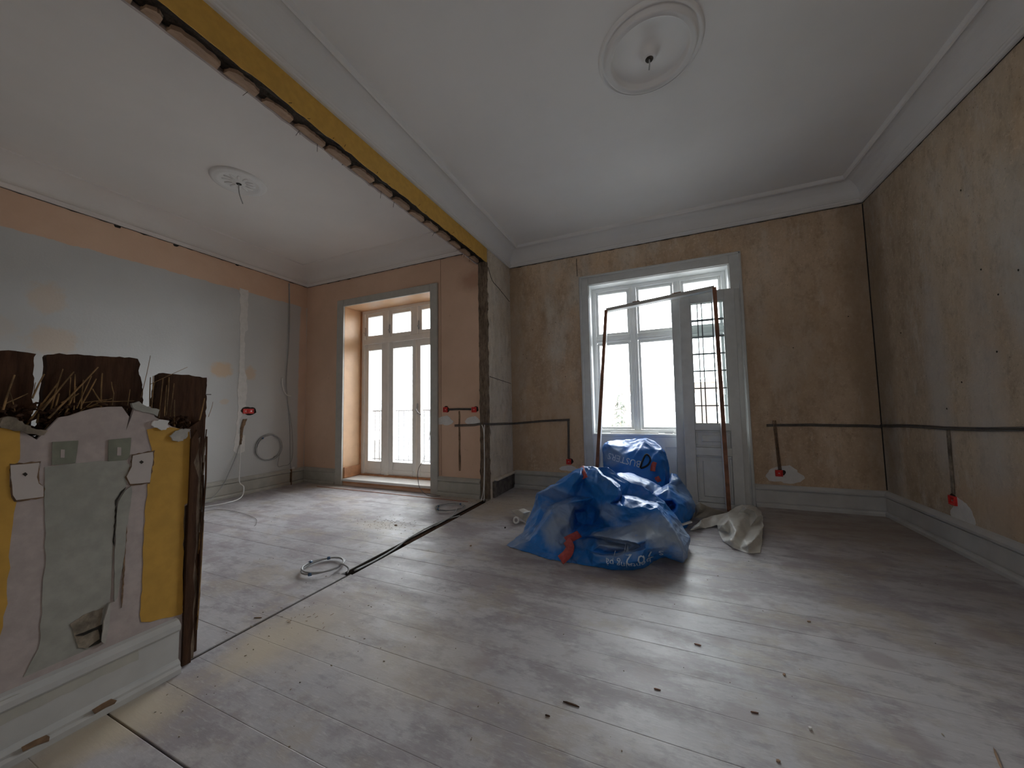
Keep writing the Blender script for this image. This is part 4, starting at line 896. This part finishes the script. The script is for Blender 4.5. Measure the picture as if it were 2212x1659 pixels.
C_out = [(1332, 1040, 3.20), (1331, 1021, 3.40), (1352, 1019, 3.45), (1385, 1028, 3.48), (1410, 1040, 3.48), (1430, 1052, 3.46), (1444, 1044, 3.62), (1449, 1022, 3.80), (1460, 1023, 3.82), (1477, 1043, 3.78), (1493, 1067, 3.72), (1496, 1077, 3.66), (1503, 1092, 3.56), (1501, 1104, 3.46), (1496, 1110, 3.40), (1489, 1124, 3.36), (1484, 1140, 'f'), (1460, 1150, 3.18), (1440, 1140, 3.12), (1400, 1100, 3.10), (1360, 1065, 3.12)]
C_in = [(1350, 1030, 3.30), (1378, 1040, 3.28), (1400, 1050, 3.25), (1413, 1062, 3.28), (1443, 1054, 3.30), (1465, 1071, 3.34), (1426, 1067, 3.18), (1452, 1079, 3.18), (1480, 1085, 3.30), (1449, 1090, 3.42), (1442, 1098, 3.36), (1437, 1081, 3.16), (1463, 1090, 3.16), (1461, 1100, 3.15), (1452, 1107, 3.14), (1483, 1100, 3.26), (1470, 1115, 3.20), (1478, 1128, 3.24), (1466, 1036, 3.68), (1470, 1060, 3.62), (1485, 1075, 3.56), (1467, 1066, 3.58), (1458, 1050, 3.64)]
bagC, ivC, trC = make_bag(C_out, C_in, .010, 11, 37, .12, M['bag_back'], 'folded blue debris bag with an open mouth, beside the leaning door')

# plastic sheet at the foot of the door
def sheet(name, px, inn, m, label, cat, amp, freq, seed, parent=None):
    P = [(u, v, at(u, v, 'Z', z)) for u, v, z in px + inn]
    bm = crumple(P, list(range(len(px))), 0, amp, freq, seed, 3, 1, None)
    me = bpy.data.meshes.new(name); bm.to_mesh(me); bm.free(); me.materials.append(m); me.shade_smooth()
    o = bpy.data.objects.new(name, me); C.objects.link(o)
    sm = o.modifiers.new('thickness', 'SOLIDIFY'); sm.thickness = .002; sm.offset = 1
    return tag(o, label, cat)
sheet('plastic_sheet', [(1491, 1146, .004), (1500, 1134, .03), (1517, 1120, .05), (1545, 1113, .06), (1574, 1105, .07), (1589, 1095, .09), (1604, 1090, .10), (1617, 1089, .10), (1632, 1093, .09), (1643, 1100, .06), (1647, 1112, .05), (1648, 1140, .03), (1647, 1168, .004), (1642, 1194, .004), (1617, 1195, .004), (1584, 1184, .004), (1561, 1169, .004), (1550, 1146, .01), (1549, 1134, .02), (1536, 1138, .006), (1521, 1141, .004)],
      [(1510, 1136, .05), (1530, 1126, .03), (1560, 1118, .05), (1600, 1108, .05), (1612, 1098, .11), (1630, 1104, .08), (1620, 1112, .03), (1575, 1122, .09), (1600, 1122, .08), (1635, 1118, .07), (1640, 1122, .02), (1560, 1136, .08), (1575, 1150, .02), (1590, 1148, .07), (1620, 1140, .02), (1605, 1165, .02), (1632, 1162, .05), (1580, 1168, .05), (1630, 1182, .01), (1615, 1178, .06), (1600, 1182, .01)],
      M['sheet'], 'crumpled whitish plastic sheet on the floor before the leaning door', 'plastic sheet', .016, 9, 3)
sheet('dust_cloth', [(1500, 1118, .01), (1503, 1090, .16), (1512, 1085, .18), (1525, 1092, .12), (1545, 1100, .08), (1570, 1106, .03), (1574, 1112, .01), (1545, 1116, .01), (1520, 1120, .01)], [(1512, 1100, .13), (1535, 1105, .06), (1520, 1108, .05)],
      M['sheet_grey'], 'grey dust cloth bunched at the foot of the leaning door', 'cloth', .012, 10, 5)
sheet('plastic_scrap', [(1104, 1103, .035), (1118, 1101, .07), (1133, 1099, .09), (1146, 1104, .09), (1150, 1115, .06), (1139, 1130, .006), (1128, 1123, .01), (1119, 1115, .02)], [(1130, 1108, .10), (1138, 1116, .05)], M['sheet'], 'white scrap of plastic at the left edge of the front bag', 'plastic scrap', .008, 12, 7)
rc = at(1115, 1131, 'Z', 0); bm = nb(); tube(bm, [rc + Vector((.0, 0, .028)) + Vector((math.cos(t)*.022, math.sin(t)*.006, math.sin(t)*.022)) for t in [i/20*2*math.pi for i in range(21)]], .008, 6)
obj('tape_roll', bm, M['cream_paint'], None, True, label='small white roll standing on the floor beside the front bag', cat='roll')
obj('white_stick', bar(nb(), at(1471, 1134, 'Z', .05), at(1493, 1127, 'Z', .05), .018, .012, (0, 0, 1)), M['cream_paint'], label='short white stick between the bags and the plastic sheet', cat='stick')

# ---------------------------------------------------------------- loose door leaves leaning on the window
def leaf(label, wd_, base, tilt, lean, zt=2.165, mat=M['door_paint'], cols=3, rows=7):
    root = empty('door_leaf', base, label=label, cat='door'); root.rotation_euler = (tilt, lean, 0)
    g0, g1, z0, z1 = .100, wd_-.092, .80, 2.06; th = .036
    def a(n_, bm, m=mat): return obj(n_, bm, m, root)
    a('stile', bx(0, g0, 0, th, 0, zt, bev=.003)); a('stile', bx(g1, wd_, 0, th, 0, zt, bev=.003))
    for q0, q1 in ((0, .045), (.50, .575), (.745, z0), (z1, zt)): a('rail', bx(g0, g1, 0.0005, th-.0005, q0, q1))
    for q0, q1 in ((.045, .50), (.575, .745)):
        p_ = a('panel', bx(g0, g1, .024, .030, q0, q1)); k = .022
        fr = nb()
        for b_ in ((g0, g1, q0, q0+k), (g0, g1, q1-k, q1), (g0, g0+k, q0+k, q1-k), (g1-k, g1, q0+k, q1-k)): box(fr, b_[0]+.002, b_[1]-.002, .006, .026, b_[2]+.002, b_[3]-.002, bev=.006)
        obj('panel_moulding', fr, mat, p_)
        obj('raised_field', bx(g0+.055, g1-.055, .008, .0245, q0+.055, q1-.05, bev=.007), mat, p_)
    fr = nb(); k = .012
    for b_ in ((g0, g1, z0, z0+k), (g0, g1, z1-k, z1), (g0, g0+k, z0+k, z1-k), (g1-k, g1, z0+k, z1-k)): box(fr, b_[0], b_[1], .002, .016, b_[2], b_[3], bev=.003)
    a('glazing_bead', fr)
    gx, gz = (g1-g0-.024)/cols, (z1-z0-.024)/rows; bm = None
    for i in range(cols):
        for j in range(rows):
            a('pane', bx(g0+.012+gx*i+.001, g0+.012+gx*(i+1)-.001, .017, .020, z0+.012+gz*j+.001, z0+.012+gz*(j+1)-.001), M['glass'])
    for i in range(1, cols): a('lead_came', bx(g0+.012+gx*i-.005, g0+.012+gx*i+.005, .013, .024, z0+.012, z1-.012), M['lead'])
    for j in range(1, rows): a('lead_came', bx(g0+.012, g1-.012, .0125, .0245, z0+.012+gz*j-.005, z0+.012+gz*j+.005), M['lead'])
    return root
leaf('grey white panelled door leaf with leaded glass, front one of two leaning on the window', .50, (.155, 3.985, 0), -.045, .011)
leaf('second leaded door leaf standing behind the front one against the window', .625, (.085, 4.065, 0), -.035, .008, 2.17)

# loose window lining leaning in front of the leaves
fl = empty('loose_frame', (-.1, 3.88, 0), label='loose three-sided wooden frame leaning before the window and doors', cat='frame'); iv = Matrix.Translation(-Vector((-.1, 3.88, 0)))
TLc, TRc = at(1309, 669, 'Y', 3.99), at(1543, 620, 'Y', 3.94)
BLc, BRc = at(1288, 1040, 'Y', 3.86), at(1575, 1101, 'Y', 3.875); BRc.z = .004
BLc = TLc + (BLc-TLc)*((TLc.z-.004)/(TLc.z-BLc.z))
for nm, a, b in (('left_jamb', TLc, BLc), ('right_jamb', TRc, BRc), ('head_board', TLc, TRc)):
    t = (b-a).normalized(); upv = Vector((0, 1, 0)); upv = (upv - t*upv.dot(t)).normalized()
    sub(nm, bar(nb(), a + upv*.045, b + upv*.045, .034, .085), M['white_paint'], fl, iv, False)
    a2, b2 = (a, b)
    o = sub('raw_edge' if nm != 'head_board' else 'front_edge', bar(nb(), a2, b2, .0345, .006), M['raw_wood'] if nm != 'head_board' else M['grey_trim'], fl, iv, False)  # head board edge coloured grey to stand for its backlit shade
sub('wood_block', bar(nb(), TLc.lerp(TRc, .27)+Vector((0, .03, .018)), TLc.lerp(TRc, .34)+Vector((0, .03, .018)), .02, .05), M['raw_wood'], fl, iv, False)
sub('wood_block', bar(nb(), TLc.lerp(TRc, .64)+Vector((0, .03, .018)), TLc.lerp(TRc, .72)+Vector((0, .03, .018)), .02, .05), M['raw_wood'], fl, iv, False)

# ---------------------------------------------------------------- bits on the floor
def chip(u, v, L, w, rot, m, label, cat='wood chip', h=.006):
    p = at(u, v, 'Z', 0); r = random.Random(int(u*7+v)); bm = nb()
    c_, s_ = math.cos(rot), math.sin(rot)
    L *= .75; w *= .6; h *= .6
    out = [(-L/2, -w*.3), (-L*.2, -w/2), (L*.3, -w*.4), (L/2, 0), (L*.25, w/2), (-L*.3, w*.4)]
    prism(bm, [(p.x + a*c_-b*s_, p.y + a*s_+b*c_) for a, b in out], 'Z', .0005, h)
    return obj('wood_chip' if cat == 'wood chip' else cat.replace(' ', '_'), bm, m, label=label, cat=cat)
chip(1507, 1393, .035, .010, -.1, M['raw_wood'], 'short dark wood chip midway between the bags and the picture bottom')
chip(1234, 1522, .075, .010, -.05, M['old_board'], 'long dark splinter lying on a board joint nearest the camera')
chip(1747, 1343, .022, .013, .3, M['lath'], 'tan chip on the floor toward the right wall')
chip(1694, 1458, .018, .012, .9, M['lath'], 'tan chip beside a board joint below the leaning doors')
chip(1681, 1645, .016, .013, .2, M['lath'], 'pale nub at the picture bottom')
chip(2155, 1640, .12, .008, 1.2, M['lath'], 'long pale splinter at the lower right corner', h=.005)
chip(1630, 1540, .03, .006, .1, M['raw_wood'], 'thin reddish splinter right of centre near the camera')
chip(1420, 1490, .03, .006, 0, M['raw_wood'], 'thin reddish splinter before the long dark one')
chip(1183, 1547, .022, .006, 0, M['old_board'], 'small splinter left of the long dark one')
chip(1750, 1575, .015, .012, .5, M['patch'], 'white plaster nub near the lower right', 'plaster crumb', .01)
chip(1017, 1180, .018, .015, .5, M['lath'], 'tan crumb on the floor left of the front bag', 'plaster crumb', .014)
chip(1091, 1141, .02, .016, .9, M['soot'], 'dark crumb on the floor left of the front bag tip', 'plaster crumb', .016)
chip(557, 1335, .05, .006, .4, M['chase'], 'brown splinter beside the floor gap of the far room')
chip(855, 1135, .03, .02, .3, M['reed'], 'brown crumb in the sawdust of the far room', 'plaster crumb', .012)
bm = nb(); r = random.Random(77)
for i in range(420):
    k = i % 5 if i % 3 else 3
    if k == 0: x, y = r.gauss(-1.72, .12), r.uniform(.75, 3.6)
    elif k == 1: x, y = r.gauss(at(820, 1135, 'Z', 0).x, .22), r.gauss(at(820, 1135, 'Z', 0).y, .12)
    elif k == 2: x, y = r.gauss(-1.5, .25), r.uniform(.6, 1.6)
    elif k == 3: x, y = r.uniform(-4.6, 1.6), r.uniform(.7, 3.3)
    else: x, y = r.uniform(-1.7, -.9), r.uniform(3.0, 4.1)
    s = r.uniform(.0008, .0026)
    bmesh.ops.create_icosphere(bm, subdivisions=1, radius=1, matrix=Matrix.Translation((x, y, s*.4)) @ Matrix.Rotation(r.uniform(0, 6), 4, 'Z') @ Matrix.Diagonal((s*r.uniform(1, 2.5), s, s*.7, 1)))
tag(obj('floor_crumbs', bm, M['mortar']), 'fine plaster and wood crumbs scattered over the floorboards', 'crumbs', None, 'stuff')
bm = nb(); r = random.Random(78)
for i in range(170):
    c0 = r.choice(((820, 1135), (790, 1130), (850, 1125), (870, 1140), (990, 1085), (1035, 1085), (640, 1340))); p = at(*c0, 'Z', 0); x, y = p.x + r.gauss(0, .12), p.y + r.gauss(0, .06); a = r.uniform(0, 6.3); l = r.uniform(.005, .018)
    tube(bm, [(x, y, .002), (x+l*math.cos(a), y+l*math.sin(a), .003)], .0009, 3)
tag(obj('sawdust_straw', bm, M['reed']), 'short straw and shavings in the sawdust on the far floor', 'straw', None, 'stuff')

# ---------------------------------------------------------------- outside
obj('ground', bx(-90, 90, 5.5, 140, -9.4, -9.0), M['ground'], kind='structure')
bd = empty('apartment_building', (8, 60, -9), label='orange apartment building across the street', cat='building'); iv = Matrix.Translation(-Vector((8, 60, -9)))
bl0 = at(1372, 870, 'Y', 60).x
sub('facade', bx(bl0-4.5, bl0+40, 60, 72, -9, 4.3), M['brick_far'], bd, iv, False)
sub('roof', bx(bl0-4.7, bl0+40.2, 59.8, 72.2, 4.3, 4.7), M['far_white'], bd, iv, False)
wx = at(1401, 862, 'Y', 60); rows = [wx.z - 2.8*k for k in range(-0, 4)]
for k, z in enumerate(rows):
    for j in range(-1, 9):
        x = wx.x + 3.0*j
        wn = sub('window', bx(x-.75, x+.75, 59.93, 60.0, z-.75, z+.75), M['far_white'], bd, iv, False)
        obj('pane', bx(x-.45, x+.45, 59.90, 59.94, z-.5, z+.5), M['far_glass'], wn)
tp = at(1338, 850, 'Y', 26); tb = Vector((tp.x, 26, -9))
tr = empty('fir_tree', tb, label='slender fir tree standing outside the near window', cat='tree'); iv = Matrix.Translation(-tb)
sub('trunk', tube(nb(), [tb, (tp.x, 26, tp.z-.3)], .16, 8, 0, .2), M['mortar'], tr, iv)
bm = nb(); r = random.Random(8)
for i in range(900):
    k = r.random()**.7; z = tp.z - k*(tp.z+8); rad = (.12 + k*2.4)*r.uniform(.3, 1); a = r.uniform(0, 6.3)
    p = Vector((tp.x + rad*math.cos(a), 26 + rad*math.sin(a), z)); q = p + Vector((math.cos(a)*.5, math.sin(a)*.5, -.15))
    s = Vector((-math.sin(a), math.cos(a), 0))*.13
    bm.faces.new([bm.verts.new(x) for x in (p+s, q, p-s, p+Vector((0, 0, .2)))])
o = sub('needles', bm, M['needles'], tr, iv, False); o['kind'] = 'stuff'
bc = empty('balcony', (-3.3, 4.6, 0), label='slim barred balcony outside the glazed door', cat='balcony'); iv = Matrix.Translation(-Vector((-3.3, 4.6, 0)))
sub('slab', bx(-4.9, -2.0, 3.98, 5.0, -.12, .02), M['far_white'], bc, iv, False)
sub('handrail', bx(-4.9, -2.0, 4.94, 4.98, .97, 1.0), M['balcony'], bc, iv, False)
sub('bottom_rail', bx(-4.9, -2.0, 4.95, 4.97, .12, .14), M['balcony'], bc, iv, False)
me = bpy.data.meshes.new('baluster'); b_ = bx(-.007, .007, 4.953, 4.967, .02, .98); b_.to_mesh(me); b_.free(); me.materials.append(M['balcony'])
for i in range(27):
    o = bpy.data.objects.new('baluster', me); C.objects.link(o); o.parent = bc; o.matrix_parent_inverse = iv; o.location = (-4.85 + i*.109, 0, 0)
